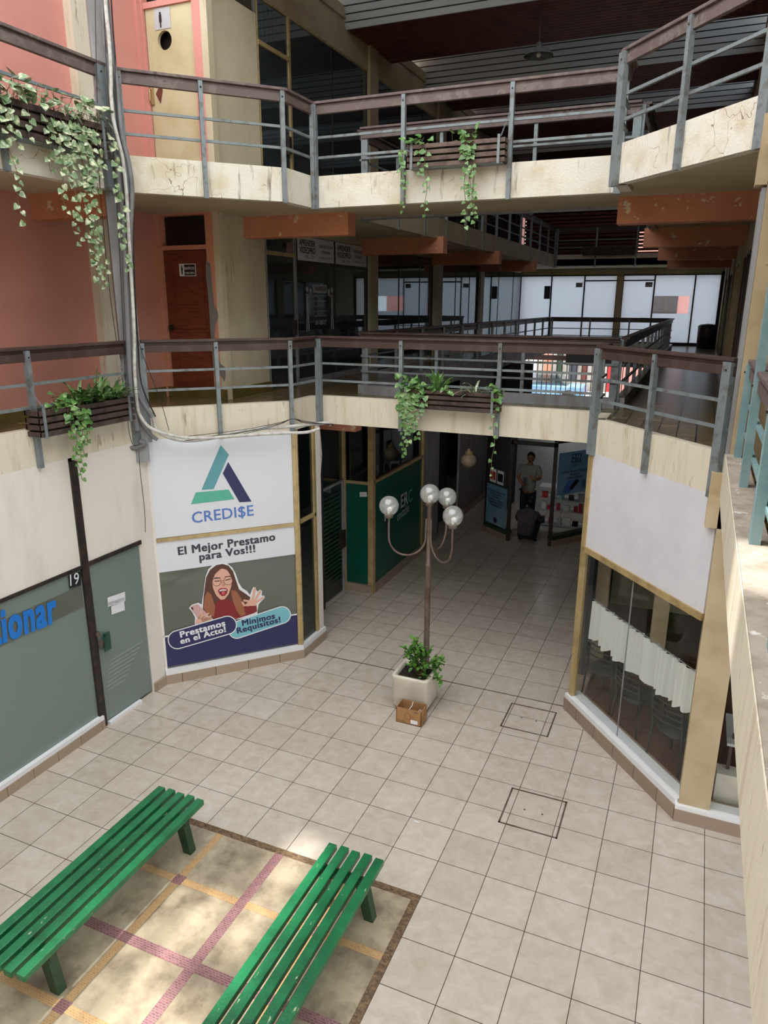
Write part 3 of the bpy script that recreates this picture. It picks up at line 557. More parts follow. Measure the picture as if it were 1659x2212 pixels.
# green shop
gs = thing('shopfront', (-4.87, 10.8, 0), 'dark green panelled shopfront with pale lettering and gold posts', 'shopfront')
PG = Plane((-4.87, 10.83), (-4.87, 18.5)); PGf = Plane((-5.37, 10.81), (-4.87, 10.81)); PGd = Plane((-5.37, 8.86), (-5.37, 10.81))
g = MB(); g.slab(PG, 0, 2.45, .14, 2.0, 0, .04); g.slab(PGf, 0, .5, .14, 1.98, 0, .04); g.build('green_panel', M['green'], gs)
g = MB(); g.slab(PG, 0, 2.45, 2.0, Z1b, -.02, .012); g.slab(PGf, 0, .5, 2.0, Z1b, -.02, .012); g.build('upper_glass', M['dglass2'], gs)
g = MB(); g.slab(PG, -.05, .05, 0, Z1b, .03, .1); g.slab(PG, 2.40, 2.47, .14, Z1b, .03, .06); g.slab(PG, 0, 2.45, 1.98, 2.03, .03, .05); g.slab(PGf, 0, .5, 1.96, 2.01, .03, .05); g.slab(PGd, 1.85, 1.90, 0, Z1b, .03, .05); g.build('gold_frame', M['gold'], gs)
text(PG, 'M', (831, 1126), (842, 1117), M['t_grey'], .006, .02, gs, ys=1.1)
text(PG, 'ER', (866, 1098), (881, 1087), M['t_grey'], .006, .02, gs, ys=1.1)
text(PG, 'C', (882, 1087), (890, 1081), M['t_green'], .006, .02, gs, ys=1.1)
text(PG, 'contable', (858, 1126), (884, 1104), M['t_grey'], .006, .0, gs, ys=1.4)
g = MB(); poly(g, PGf, [(777, 1063), (792, 1063), (793, 1073), (777, 1073)], .005); g.build('paper_label', M['t_white'], gs)
text(PGf, 'LOCAL 17', (778, 1069), (792, 1069), M['t_black'], .008, .0, gs)
gd = thing('glass_door', (-5.37, 10.3, 0), 'hatched dark glass door beside the green panel, black handle', 'door')
g = MB(); g.slab(PGd, 1.05, 1.80, .03, 2.0, -.01, .012); g.build('glass_pane', M['dglass2'], gd)
g = MB()
for q in range(22): z0 = .25 + q * .075; g.slab(PGd, 1.07, 1.78, z0, z0 + .03, -.004, .003)
g.build('hatched_film', M['benchleg'], gd)
g = MB(); g.slab(PGd, 1.80, 1.85, 0, 2.0, .02, .05); g.slab(PGd, 1.0, 1.85, 2.0, 2.04, .02, .05); g.build('door_frame', M['grey'], gd)
g = MB(); g.slab(PGd, 1.66, 1.82, .85, 1.15, .06, .06); g.build('handle', M['black'], gd)
g = MB(); g.slab(PGd, 1.0, 1.85, 2.04, Z1b, -.02, .012); g.build('fanlight', M['dglass2'], gd)
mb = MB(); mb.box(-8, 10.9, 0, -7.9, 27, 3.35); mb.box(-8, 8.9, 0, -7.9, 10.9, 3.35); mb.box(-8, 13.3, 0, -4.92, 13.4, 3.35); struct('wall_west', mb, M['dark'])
mb = MB(); mb.slab(PG, 0, 2.5, 0, .14, .05, .1); mb.slab(PGf, 0, .5, 0, .14, .05, .1); mb.slab(PG, 4.3, 7.6, 0, .14, .04, .1); mb.slab(PG, 2.5, 3.4, 0, .1, .04, .1); struct('baseboard_west', mb, M['skirt'])
# further left: grey panel, dark doorway, white sign
mb = MB(); mb.slab(PG, 2.5, 3.45, .1, Z1b, .0, .06); struct('wall_west', mb, M['grey'])
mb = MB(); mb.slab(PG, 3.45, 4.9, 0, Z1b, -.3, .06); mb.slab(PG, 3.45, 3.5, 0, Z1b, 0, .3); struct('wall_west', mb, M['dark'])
ws = thing('wall_sign', PG.pt(6, 0), 'pale grey lettered shop panel behind hanging amber globe, beyond the dark doorway', 'sign')
g = MB(); g.slab(PG, 4.9, 7.6, .14, Z1b, .0, .05); g.build('panel', M['grey'], ws)
g = MB(); g.slab(PG, 7.6, 7.7, 0, Z1b, .02, .08); g.build('post', M['wood'], ws)
text(PG, 'CASA\nMARIA', (5.6, 2.35), (6.9, 2.35), M['t_white'], .006, .02, ws, uz=True)
mb = MB(); mb.box(-7.5, 20.0, 0, -4.2, 20.1, 3.35); mb.box(-1.0, 9.0, 0, -.94, 30, 3.35); mb.box(-4.9, 29.5, 2.6, 0, 29.6, 3.35); struct('wall_north', mb, M['dark'])

# ------------------------------------------------------------------ right shop (blank white sign, café curtain window)
rs = thing('shopfront', PR.pt(1, 0), 'corner shopfront with blank white sign over a café window and white sill', 'shopfront')
g = MB(); g.slab(PR, 0.03, PR.L, 2.2, Z1b, .0, .03); g.build('blank_sign', M['panelR'], rs)
g = MB(); g.slab(PR, 0, PR.L, 2.13, 2.2, .02, .06); g.slab(PR, -.03, .04, .2, Z1b, .02, .06); g.build('gold_frame', M['gold'], rs)
g = MB(); g.slab(PR, .04, PR.L, .2, 2.13, -.02, .01); g.slab(PSR, 0, .5, .2, 2.13, -.02, .01); g.build('glass_pane', M['clear'], rs)
g = MB(); g.slab(PR, .95, .955, .2, 2.13, -.018, .014); g.build('pane_joint', M['grey'], rs)
PR2 = Plane((.288, 6.72), (2.5, 6.72))
mb = MB(); mb.slab(PR, -.06, PR.L + .03, 0, .16, .06, .3); mb.slab(PR2, -.02, 2.2, 0, .14, .05, .3); mb.slab(PSR, -.5, .6, 0, .16, .06, .2)
struct('baseboard_east', mb, tiles('skirting_joints_east', C(158, 138, 122), C(146, 126, 110), C(100, 84, 70), .3, .5, 0, -.1, .004, .4, plane='yz'))
mb = MB(); mb.slab(PR, -.06, PR.L + .02, .16, .22, .05, .2); mb.slab(PR2, -.02, 2.2, .14, .18, .045, .2); struct('trim_52', mb, M['sillw'])
mb = MB(); mb.prism([(-.95, 8.5), (.3, 7.0), (3, 7.0), (3, 12), (-.95, 12)], 0.01, .06); struct('floor', mb, M['darkwood'])
mb = MB(); mb.box(2.9, 6.8, 0, 3, 12, 3.33); mb.box(-.95, 11.9, 0, 3, 12, 3.33); struct('wall_east', mb, M['wallb'])
mb = MB(); mb.slab(PR2, .6, 2.2, 2.2, Z1b, 0, .05); struct('wall_east', mb, M['pillar'])
mb = MB(); mb.box(-.95, 9.4, .06, -.78, 9.6, 3.3); mb.box(-.2, 9.4, .06, .0, 9.6, 3.3); struct('trim_53', mb, M['pillar'])
PC = Plane((-.98 + .12, 8.32 + .10), (.288 + .12, 6.757 + .10))
cu = MB(); n = 220; rows = 8; vs = []
for j in range(rows + 1):
    for i in range(n + 1):
        u = .03 + (PC.L - .06) * i / n; top = 1.49; bot = 1.02 - .035 * abs(math.sin(u * math.pi / .13)) - .02 * math.sin(u * 2)
        z = top + (bot - top) * j / rows; vs.append(PC.pt(u, z, .026 * math.sin(u * 62 + 2 * math.sin(u * 9)) + .014 * math.sin(u * 23 + 1) * (1 + .1 * j)))
cu.add(vs, [(j * (n + 1) + i, j * (n + 1) + i + 1, (j + 1) * (n + 1) + i + 1, (j + 1) * (n + 1) + i) for j in range(rows) for i in range(n)], 0, True)
ct = thing('cafe_curtain', PC.pt(1, 1.0), 'white scalloped lace half curtain on a rod across the corner window', 'curtain')
cu.build('lace_panel', M['curtain'], ct); g = MB(); g.tube([PC.pt(0, 1.5, 0), PC.pt(PC.L, 1.5, 0)], .006); g.build('rod', M['steel'], ct)
def chair(x, y, rz, label):
    t = thing('cafe_chair', (x, y, .06), label, 'chair', 'dark chairs in the corner shop')
    Rm = Matrix.Rotation(rz, 4, 'Z')
    def T(p): return Rm @ Vector(p) + Vector((x, y, .06))
    for sx, sy in ((-.19, -.19), (.19, -.19), (-.19, .19), (.19, .19)):
        g = MB(); g.tube([T((sx, sy, .44)), T((sx * 1.15, sy * 1.15, 0))], .013, 6); g.build('leg', M['chair'], t)
    g = MB(); g.lathe(T((0, 0, .43)), [(0, 0), (.2, 0), (.225, .02), (.215, .05), (0, .06)], 20); g.build('seat', M['cushion'], t)
    g = MB()
    for sx in (-.19, .19): g.tube([T((sx, .19, .44)), T((sx, .25, .88))], .012, 6)
    g.build('back_frame', M['chair'], t)
    for q in range(4):
        z = .62 + q * .075; g = MB(); g.tube([T((-.19, .215 + z * .02, z)), T((0, .25 + z * .03, z)), T((.19, .215 + z * .02, z))], .009, 6); g.build('back_slat', M['chair'], t)
chair(-.62, 8.62, 2.6, 'dark metal café chair at the left end of the corner window')
chair(-.20, 8.10, 2.4, 'dark metal café chair in the middle of the corner window')
chair(.24, 7.55, 2.5, 'dark metal café chair nearest the tan pillar, inside the corner window')
t = thing('side_table', (.95, 7.25, .06), 'small pale table with a black item, right of the tan pillar', 'table')
g = MB(); g.box(.68, 7.1, .70, 1.3, 7.7, .73); g.build('table_top', M['shelfw'], t)
for sx, sy in ((.72, 7.14), (1.26, 7.14), (.72, 7.66), (1.26, 7.66)): g = MB(); g.box(sx - .015, sy - .015, .06, sx + .015, sy + .015, .70); g.build('leg', M['wood'], t)
g = MB(); g.box(.73, 7.2, .73, .86, 7.26, .76); tag(g.build('phone_case', M['black']), 'black flat case lying on the small pale table', 'case')
g = MB(); g.box(.62, 7.02, .06, .86, 7.2, .42); tag(g.build('paper_carton', M['potw']), 'pale printed carton on the sill right of the tan pillar', 'box')
vs = []; g = MB(); n = 40
for j in range(2):
    for i in range(n + 1): vs.append((.98 + .35 * i / n, 7.03 + .02 * math.sin(i * 1.1), .1 if j else 2.1))
g.add(vs, [(i, i + 1, n + 2 + i, n + 1 + i) for i in range(n)], 0, True); tag(g.build('long_curtain', M['curtain']), 'long plain white curtain right of the pillar, beneath the near balcony', 'curtain')
g = MB(); g.slab(PR2, .31, 2.2, .18, 2.2, -.03, .01); tag(g.build('window_pane', M['clear']), 'clear shop window right of the tan pillar', 'window')

# ------------------------------------------------------------------ railings
def railing(P, u0, u1, zt, zh, zb, posts, label, pm, wm, off=.025, group=None, wide=(), stile=None, ext=0, tall={}):
    t = thing('railing', P.pt((u0 + u1) / 2, zt), label, 'railing', group)
    g = MB(); g.slab(P, u0 - ext, u1 + ext, zh - .03, zh, off + .02, .11); g.slab(P, u0 - ext, u1 + ext, zh - .065, zh - .03, off - .01, .05); g.slab(P, u0 - ext, u1 + ext, zh - .145, zh - .065, off + .005, .05); g.build('handrail', wm, t, .004)
    for z in (zt + .20, zt + .43):
        g = MB(); g.slab(P, u0, u1, z, z + .028, off - .02, .03); g.build('rail', pm, t)
    for i, u in enumerate(posts):
        w = .10 if u in wide else .048
        g = MB(); g.slab(P, u - w / 2, u + w / 2, zb + .0, tall.get(i, zh - .035), off + .03, .055)
        g.box(*(P.pt(u, zh - .1, off + .034) - Vector((.007, .007, .007))), *(P.pt(u, zh - .1, off + .034) + Vector((.007, .007, .007))), 1)
        g.build('post', [pm, M['black']], t)
    return t
wz = uw
for (zt, zh, zb, wm, nm, lp) in ((Z1t, Z1h, Z1b - .02, M['wood'], 'first floor', [uw(5.24), uw(6.66)]), (Z2t, Z2h, Z2b - .02, M['wood2'], 'top floor', [uw(5.3), uw(6.6)])):
    st = M['steel']
    railing(PW, 0, PW.L, zt, zh, zb, [uw(-1.6), uw(.6), uw(2.8), lp[0]] + [lp[1]], 'grey steel railing along the west %s edge, left of the cable bundle' % nm, st, wm, wide=(lp[1],))
    railing(PD, .05, PD.L, zt, zh, zb, [.06, .92, PD.L - .04], 'diagonal grey railing right of the cable bundle, %s' % nm, st, wm)
    railing(PS, .0, PS.L, zt, zh, zb, [PS.L - .03], 'very short grey railing piece at the left bridge corner, %s' % nm, st, wm, wide=(PS.L - .03,), ext=.01)
    railing(PF, .04, PF.L, zt, zh, zb, [.05, 1.25, 2.56, PF.L - .05], 'long straight railing on the near edge of the %s bridge' % nm, st, wm)
    railing(PR, 0, PR.L - .0, zt, zh, zb, [.02, 1.0, PR.L - .06], 'diagonal grey railing right of the bridge, %s' % nm, st, wm, wide=(.02, PR.L - .06))
    railing(PSR, 0, PSR.L, zt, zh, zb, [.03], 'very short railing piece at the right bridge corner, %s' % nm, st, wm)
    railing(INS, 0, INS.L, zt, zh, zb, [.04, 1.3, 2.6, INS.L - .04], 'dark railing across the far edge of the %s bridge' % nm, st, wm, off=-.05, wide=(.04, INS.L - .04))
    railing(INW, 0, INW.L, zt, zh, zb, [.1 + 1.25 * i for i in range(13)], 'long dark railing on the left of the inner court, %s' % nm, st, M['wood'], off=-.02)
    railing(INE, 0, INE.L, zt, zh, zb, [.1 + 1.25 * i for i in range(13)], 'long dark railing on the right of the inner court, %s' % nm, st, M['wood'], off=-.02)
    railing(INN, 0, INN.L, zt, zh, zb, [.05, 1.3, 2.55, INN.L - .05], 'short dark railing at the far end of the inner court, %s' % nm, st, M['wood'], off=-.02)
mb = MB(); mb.slab(PE, .05, PE.L, Z1t, Z1t + .012, -.005, .16); struct('trim_54', mb, M['concrete'])
railing(PE, .1, 8.5, Z1t, Z1h, Z1t, [.14, 1.24, 2.6, 3.99, 5.4, 6.8], 'pale cyan steel railing of the near balcony at the right edge', M['cyan'], M['wood2'], off=-.09, wide=(.14, 1.24, 2.6, 3.99, 5.4, 6.8), tall={1: 6.1})

# ------------------------------------------------------------------ doors on the west galleries
t = thing('wooden_door', (-6.96, 8.93, Z1f), 'red-brown panelled wooden door with a black and white restroom plate', 'door')
g = MB(); g.box(-7.35, 8.93, Z1f + .04, -6.57, 8.97, Z1f + 2.09); dl_ = g.build('door_leaf', M['door'], t)
g = MB()
for z0, z1 in ((.15, .55), (.60, .95), (1.0, 1.3), (1.35, 1.95)): g.box(-7.19, 8.915, Z1f + z0, -6.68, 8.93, Z1f + z1)
g.build('raised_panel', M['door'], dl_, .006)
g = MB(); g.box(-7.31, 8.88, Z1f + .98, -7.27, 8.93, Z1f + 1.06); g.box(-7.29, 8.87, Z1f + 1.0, -7.2, 8.885, Z1f + 1.02); g.build('handle', M['black'], dl_)
PDo = Plane((-7.42, 8.905), (-6.3, 8.905))
sgn = thing('restroom_plate', (-6.92, 8.9, Z1f + 1.8), 'small black and white BAÑOS CABALLEROS plate on wooden door', 'sign')
g = MB(); g.slab(PDo, .35, .64, Z1f + 1.74, Z1f + 1.91, 0, .005); g.build('white_plate', M['t_white'], sgn)
g = MB(); g.slab(PDo, .44, .63, Z1f + 1.75, Z1f + 1.90, .003, .003); g.build('black_field', M['t_black'], sgn)
text(PDo, 'BAÑOS', (.45, Z1f + 1.83), (.62, Z1f + 1.83), M['t_white'], .006, .02, sgn, uz=True)
text(PDo, 'CABALLEROS', (.45, Z1f + 1.77), (.62, Z1f + 1.77), M['t_white'], .006, .02, sgn, uz=True, ys=1.4)
g = MB(); g.slab(PDo, .385, .415, Z1f + 1.82, Z1f + 1.86, .004, .002); g.slab(PDo, .39, .41, Z1f + 1.765, Z1f + 1.82, .004, .002); g.slab(PDo, .391, .409, Z1f + 1.865, Z1f + 1.885, .004, .002); g.build('man_symbol', M['t_black'], sgn)
g = MB(); g.box(-7.34, 9.0, Z1f + 2.17, -6.58, 9.01, Z1f + 2.55); tag(g.build('fanlight_pane', M['dglass2']), 'dark fanlight above the red-brown door', 'window')
mb = MB(); mb.box(-7.5, 9.085, Z1f, -6.45, 9.12, 9.6); struct('wall_north', mb, M['dark'])
# chipped plaster beside the door
g = MB(); pl_ = [(945, 660), (985, 680), (998, 800), (1005, 900), (1018, 1010), (1028, 1110), (1060, 1160), (1068, 1220), (1042, 1290), (1030, 1400), (1045, 1500), (1050, 1620), (1095, 1690), (1135, 1720), (1142, 1800), (1130, 1870), (1110, 1830), (1080, 1795), (1030, 1800), (1015, 1700), (1000, 1500), (985, 1300), (972, 1100), (960, 950), (942, 800)]
g.face([PDo.pt(*PDo.px(240 + x * .217, 420 + y * .217, .03), .03) for x, y in pl_]); tag(g.build('plaster_patch', M['plaster']), 'long ragged grey plaster patch right of the wooden door', 'patch')
t = thing('toilet_door', (-7.0, 8.93, Z2f), 'yellowish door with round porthole and torn poster, top floor', 'door')
g = MB(); zz0, zz1 = Z2f + .04, Z2f + 2.34; pc = (-7.06, Z2f + 1.95); rr = .115
n = 32; ring = [(pc[0] + rr * math.cos(2 * math.pi * i / n), pc[1] + rr * math.sin(2 * math.pi * i / n)) for i in range(n)]
def outer(i):
    a = 2 * math.pi * i / n; dx, dz = math.cos(a), math.sin(a); s = 1e9
    if dx > 1e-6: s = min(s, (-6.57 - pc[0]) / dx)
    if dx < -1e-6: s = min(s, (-7.35 - pc[0]) / dx)
    if dz > 1e-6: s = min(s, (zz1 - pc[1]) / dz)
    if dz < -1e-6: s = min(s, (zz0 - pc[1]) / dz)
    return (pc[0] + dx * s, pc[1] + dz * s)
ou = [outer(i) for i in range(n)]
for i in range(n):
    j = (i + 1) % n; a, b = ou[i], ou[j]
    pts = [ring[i], a]
    if abs(a[0] - b[0]) > 1e-5 and abs(a[1] - b[1]) > 1e-5:
        pts.append((a[0] if abs(abs(a[0] + 6.96) - .39) < 1e-4 else b[0], a[1] if (abs(a[1] - zz0) < 1e-4 or abs(a[1] - zz1) < 1e-4) else b[1]))
    pts += [b, ring[j]]
    g.face([(x, 8.93, z) for x, z in pts]); g.face([(ring[i][0], 8.93, ring[i][1]), (ring[j][0], 8.93, ring[j][1]), (ring[j][0], 8.98, ring[j][1]), (ring[i][0], 8.98, ring[i][1])])
    g.face([(x, 8.975, z) for x, z in pts][::-1])
dl_ = g.build('door_leaf', M['doory'], t)
g = MB(); g.box(-7.34, 8.9, Z2f + 1.2, -7.30, 8.93, Z2f + 1.46); g.tube([(-7.32, 8.9, Z2f + 1.38), (-7.32, 8.86, Z2f + 1.38), (-7.32, 8.86, Z2f + 1.24)], .01); g.build('handle', M['gold'], dl_)
g = MB(); g.face([(-7.27, 8.925, Z2f + 1.33), (-7.16, 8.925, Z2f + 1.47), (-7.15, 8.925, Z2f + 1.36), (-7.20, 8.925, Z2f + 1.2)]); g.build('torn_sticker', M['slatred'], dl_)
g = MB(); g.box(-7.20, 8.922, Z2f + 2.08, -6.94, 8.929, Z2f + 2.325); po_ = g.build('poster', M['t_grey'], dl_)
g = MB(); g.box(-7.12, 8.918, Z2f + 2.16, -7.08, 8.922, Z2f + 2.25); g.box(-7.11, 8.918, Z2f + 2.10, -7.09, 8.922, Z2f + 2.16); g.sphere((-7.10, 8.92, Z2f + 2.265), .018, 10, 6, 0, (1, .1, 1)); g.build('printed_figure', M['t_black'], dl_)
mb = MB(); mb.box(-7.36, 8.99, zz1 + .06, -6.56, 9.0, 8.92); struct('window_1', mb, M['dglass2'])

# shop decals on the first floor front
PB = Plane((-6.395, 10.17), (-6.395, 27.8))
ban = thing('shop_banner', PB.pt(2, 5.8), 'white course banner strip along top of first-floor glass shopfront', 'banner')
g = MB(); g.slab(PB, 1.0, 2.32, 5.62, 6.00, 0, .004); g.build('left_strip', M['t_white'], ban)
g = MB(); g.slab(PB, 2.40, 3.75, 5.62, 6.00, 0, .004); g.build('right_strip', M['t_white'], ban)
for u in (1.05, 2.45):
    text(PB, 'APRENDER', (u, 5.86), (u + .55, 5.86), M['t_black'], .004, .03, ban, uz=True, ys=1.3)
    text(PB, 'VIDEOPRO', (u, 5.74), (u + .55, 5.74), M['t_black'], .004, .03, ban, uz=True, ys=1.3)
    text(PB, '385 - 123 4567'[:9], (u + .2, 5.66), (u + .5, 5.66), M['t_dark'], .004, 0, ban, uz=True)
    text(PB, 'FILMACION - EDICION', (u + .7, 5.86), (u + 1.2, 5.86), M['t_dark'], .004, .02, ban, uz=True, ys=1.6)
    text(PB, 'FOTOGRAFIA', (u + .78, 5.77), (u + 1.1, 5.77), M['t_dark'], .004, .02, ban, uz=True, ys=1.3)
    text(PB, 'CURSOS PARA TODOS', (u + .7, 5.68), (u + 1.2, 5.68), M['t_dark'], .004, 0, ban, uz=True)
dec = thing('window_decal', PB.pt(1.8, 4.9), 'white workshop lettering with two cameraman silhouettes on dark glass', 'decal')
g = MB(); g.slab(PB, 1.50, 2.02, 5.10, 5.24, 0, .003); g.build('title_box', M['t_grey'], dec)
text(PB, 'TALLERES DE', (1.53, 5.14), (1.99, 5.14), M['t_black'], .004, .02, dec, uz=True, ys=1.3)
for q, s in enumerate(('Fotografia Digital', 'Filmacion Profesional', 'Edicion de Video Avanzada', 'Creacion de Contenido Audiovisual', 'para redes sociales')):
    text(PB, s, (1.53 - .03 * (q == 3), 5.03 - q * .085), (1.99 + .03 * (q == 3), 5.03 - q * .085), M['t_grey'], .003, 0, dec, uz=True)
text(PB, '385-4888107', (1.55, 4.55), (1.97, 4.55), M['t_grey'], .003, .01, dec, uz=True, ys=1.5)
for (u0, fl) in ((1.27, 1), (2.22, -1)):
    g = MB(); 
    def FQ(p): return PB.pt(u0 + fl * p[0], 4.45 + p[1], .003)
    for pl in ([(-.05, 0), (-.01, 0), (.0, .35), (-.02, .36)], [(.0, .36), (.03, 0), (.07, 0), (.04, .38)], [(-.03, .35), (.045, .35), (.05, .62), (-.03, .64)], [(.03, .55), (.04, .62), (.13, .66), (.13, .6)], [(.08, .6), (.17, .6), (.17, .72), (.08, .72)]):
        q = [FQ(p) for p in pl]; g.face(q)
    c = FQ((.01, .70)); g.face([c + PB.d * (.04 * math.cos(a * .52)) + Vector((0, 0, .05 * math.sin(a * .52))) for a in range(12)])
    g.build('cameraman_silhouette', M['t_grey'], dec)
# tripod and chair silhouettes inside
t = thing('tripod', (-7.2, 13.0, Z1f), 'black camera tripod behind the first-floor shop glass', 'tripod')
for q, (dx, dy) in enumerate(((.3, .35), (-.3, .3), (0, -.4))): g = MB(); g.tube([(-7.2, 13.0, Z1f + 1.3), (-7.2 + dx, 13 + dy, Z1f + .01)], .014, 6); g.build('leg', M['black'], t)
g = MB(); g.box(-7.28, 12.93, Z1f + 1.3, -7.12, 13.07, Z1f + 1.42); g.build('head', M['black'], t)

# ------------------------------------------------------------------ far end: frosted office fronts
PN = Plane((-6.41, 27.6), (.42, 27.6)); z0, z1 = Z1f + .05, 5.9
cuts = [0, 1.13, 2.3, 3.42, 3.62, 4.66, 5.95, 6.75]
kinds = ['f', 'f', 'd', 'c', 'd', 'f', 'f']
lb = ['leftmost frosted pane of the bright far office front', 'frosted pane with number 325 in the far office front', 'left frosted glass door of the far office front', '', 'frosted glass door marked 326', 'frosted far window with a clear strip showing the street', 'rightmost frosted pane of the bright far office front']
names = []
for i, kd in enumerate(kinds):
    u0, u1 = cuts[i], cuts[i + 1]
    if kd == 'c': mb = MB(); mb.slab(PN, u0, u1, Z1f, 6.0, .03, .15); struct('trim_60', mb, M['pillar']); continue
    t = thing('office_window' if kd == 'f' else 'office_door', PN.pt(u0, Z1f), lb[i], 'window' if kd == 'f' else 'door')
    g = MB()
    if i == 5:
        g.slab(PN, u0, u1, z0, 4.62, 0, .01); g.slab(PN, u0, u1, 5.2, z1, 0, .01); g.slab(PN, u1 - .12, u1, 4.62, 5.2, 0, .01)
        g2 = MB(); g2.slab(PN, u0, u1 - .12, 4.62, 5.2, 0, .01); g2.build('clear_strip', M['farclear'], t)
    else: g.slab(PN, u0, u1, z0, z1, 0, .01)
    g.build('frosted_pane', M['farglass'], t)
    g = MB()
    for u in (u0, u1): g.slab(PN, u - .02, u + .02, Z1f, z1, .02, .05)
    g.slab(PN, u0, u1, z1 - .02, z1 + .02, .02, .05); g.slab(PN, u0, u1, Z1f, Z1f + .1, .02, .05)
    if kd == 'd': g.slab(PN, u0, u1, z1 - .2, z1 - .16, .02, .04)
    g.build('frame', M['black'], t)
    if kd == 'd': g = MB(); g.slab(PN, u0 + (.08 if i == 2 else .7), u0 + (.25 if i == 2 else .9), 4.4, 4.47, .06, .05); g.build('handle', M['black'], t)
    if i in (1, 4):
        g = MB(); g.slab(PN, u1 - .30, u1 - .07, 5.50, 5.66, .01, .005); g.build('number_plate', M['t_grey'] if i == 1 else M['t_black'], t)
        text(PN, '325' if i == 1 else '326', (u1 - .28, 5.53), (u1 - .09, 5.53), M['t_black'] if i == 1 else M['t_white'], .02, .02, t, uz=True)
    if i == 0: g = MB(); g.slab(PN, .88, 1.1, 5.1, 5.55, .01, .005); g.build('dark_notice', M['t_dark'], t)
mb = MB(); mb.slab(PN, 0, 6.9, 5.9, 6.2, .02, .1); struct('wall_north', mb, M['beige'])
mb = MB(); mb.slab(PN, 6.75, 6.85, Z1f, 6, .03, .1); struct('trim_61', mb, M['dark'])
# top-floor far end: dark louvres with slits of daylight
t = thing('louvre_screen', (-4, 27.4, Z2f), 'dark horizontal louvre screen at the far end of the top floor', 'louvre')
for q in range(26):
    g = MB(); g.box(-6.3, 27.35, Z2f + .1 + q * .12, .38, 27.37, Z2f + .1 + q * .12 + .085); g.build('louvre_blade', M['slatred'], t)
g = MB(); g.box(-6.3, 27.5, Z2f, -2.4, 27.55, 9.7); g.box(-1.3, 27.5, Z2f, .4, 27.55, 9.7); g.build('backing', M['dark'], t)
b = thing('planter_box', (-3.1, 25.3, Z2t), 'far dark planter hanging on the end railing of the top floor', 'planter')
g = MB(); g.box(-3.9, 25.2, Z2t - .05, -2.3, 25.38, Z2t + .2); g.build('box', M['slat'], b)
g = MB(); g.lathe((.1, 26.3, Z1f), [(.0, 0), (.28, 0), (.3, .7), (.24, .75), (0, .78)], 16); tag(g.build('waste_bin', M['black']), 'black rounded bin at the far end of the right gallery', 'bin')

# street beyond
mb = MB(); mb.box(-14, 32, -.1, 6, 60, 0.0); struct('floor', mb, mat('street_paving', C(190, 188, 184), .9))
t = thing('street_building', (-6, 44, 0), 'sunlit white street building seen through the far gate', 'building')
g = MB(); g.box(-12, 44, 0, -4.9, 45, 12); g.build('wall', M['street_wall'], t); g = MB(); g.box(-4.9, 44, 0, -4.2, 45, 3.2); g.build('red_column', M['red'], t); g = MB(); g.box(-4.2, 44, 0, 6, 45, 12); g.build('brick_wall', M['pink'], t)
g = MB(); g.box(-9, 43.95, 4, -7.5, 44, 6); g.box(-3, 43.95, 4, -1.5, 44, 6.2); g.build('window', M['dglass'], t)
rq = random.Random(5)
for i in range(9):
    x = -11.5 + i * .74; g = MB(); h = rq.uniform(.8, 2.2); g.box(x, 43.9, rq.uniform(.1, .6), x + rq.uniform(.25, .55), 44, h + .6)
    tag(g.build('street_poster', M[['t_grey', 'bannerblue', 'pink', 't_white', 'orange_frame', 'benchleg', 't_dark', 'slatred', 'dirty_white'][i]]), 'painted panel on the street building seen through the far gate', 'poster', 'panels on the street building')
t = thing('parked_car', (-7.2, 39, 0), 'pale blue parked car out in the street beyond the far gate', 'car')
g = MB(); g.hexa([(-9.1, 38.2, .3), (-5.3, 38.2, .3), (-5.3, 39.8, .3), (-9.1, 39.8, .3), (-9.0, 38.25, .85), (-5.4, 38.25, .85), (-5.4, 39.75, .85), (-9.0, 39.75, .85)]); g.build('body', M['skyb'], t, .08)
g = MB(); g.hexa([(-8.6, 38.3, .85), (-6.2, 38.3, .85), (-6.2, 39.7, .85), (-8.6, 39.7, .85), (-8.2, 38.4, 1.4), (-6.7, 38.4, 1.4), (-6.7, 39.6, 1.4), (-8.2, 39.6, 1.4)]); g.build('cabin', M['dglass'], t, .05)
for wx in (-8.4, -6.1):
    for wy in (38.25, 39.75): g = MB(); g.tube([(wx, wy - .08, .32), (wx, wy + .08, .32)], .32, 16); g.build('wheel', M['black'], t)
t = thing('street_gate', (-4, 30.5, 0), 'dark barred gate at the street end of the ground passage', 'gate')
g = MB()
for q in range(34): g.box(-7.4 + q * .2, 30.5, 0, -7.37 + q * .2, 30.53, 3.2)
g.build('bars', M['black'], t); g = MB(); g.box(-7.5, 30.48, 1.1, -.9, 30.55, 1.25); g.box(-7.5, 30.48, 2.7, -.9, 30.55, 2.9); g.build('crossbar', M['wood'], t)

# ------------------------------------------------------------------ phone shop kiosk
K0 = (-4.05, 15.18); K1 = (-3.42, 14.66); K2 = (-2.46, 14.66); K3 = (-1.55, 15.95)
PKl = Plane(K0, K1); PKf = Plane(K1, K2); PKr = Plane(K2, K3)
ks = thing('phone_kiosk', (-3, 15, 0), 'dark glass phone repair shop with blue signs at the end of the passage', 'kiosk')
for P, a, b_ in ((PKl, 0, PKl.L), (PKr, 0, PKr.L)):
    g = MB(); g.slab(P, a, b_, 0, .14, .06, .2); g.build('tiled_plinth', M['skirt'], ks); g = MB(); g.slab(P, a, b_, .14, .22, .04, .16); g.build('green_sill', M['benchleg'], ks)
    g = MB(); g.slab(P, a, b_, .22, 2.25, .0, .01); g.build('glass_pane', M['clear'], ks)
g = MB()
for P, u in ((PKl, .03), (PKf, .02), (PKf, PKf.L - .04), (PKr, PKr.L - .03)): g.slab(P, u - .03, u + .04, 0, 2.3, .02, .07)
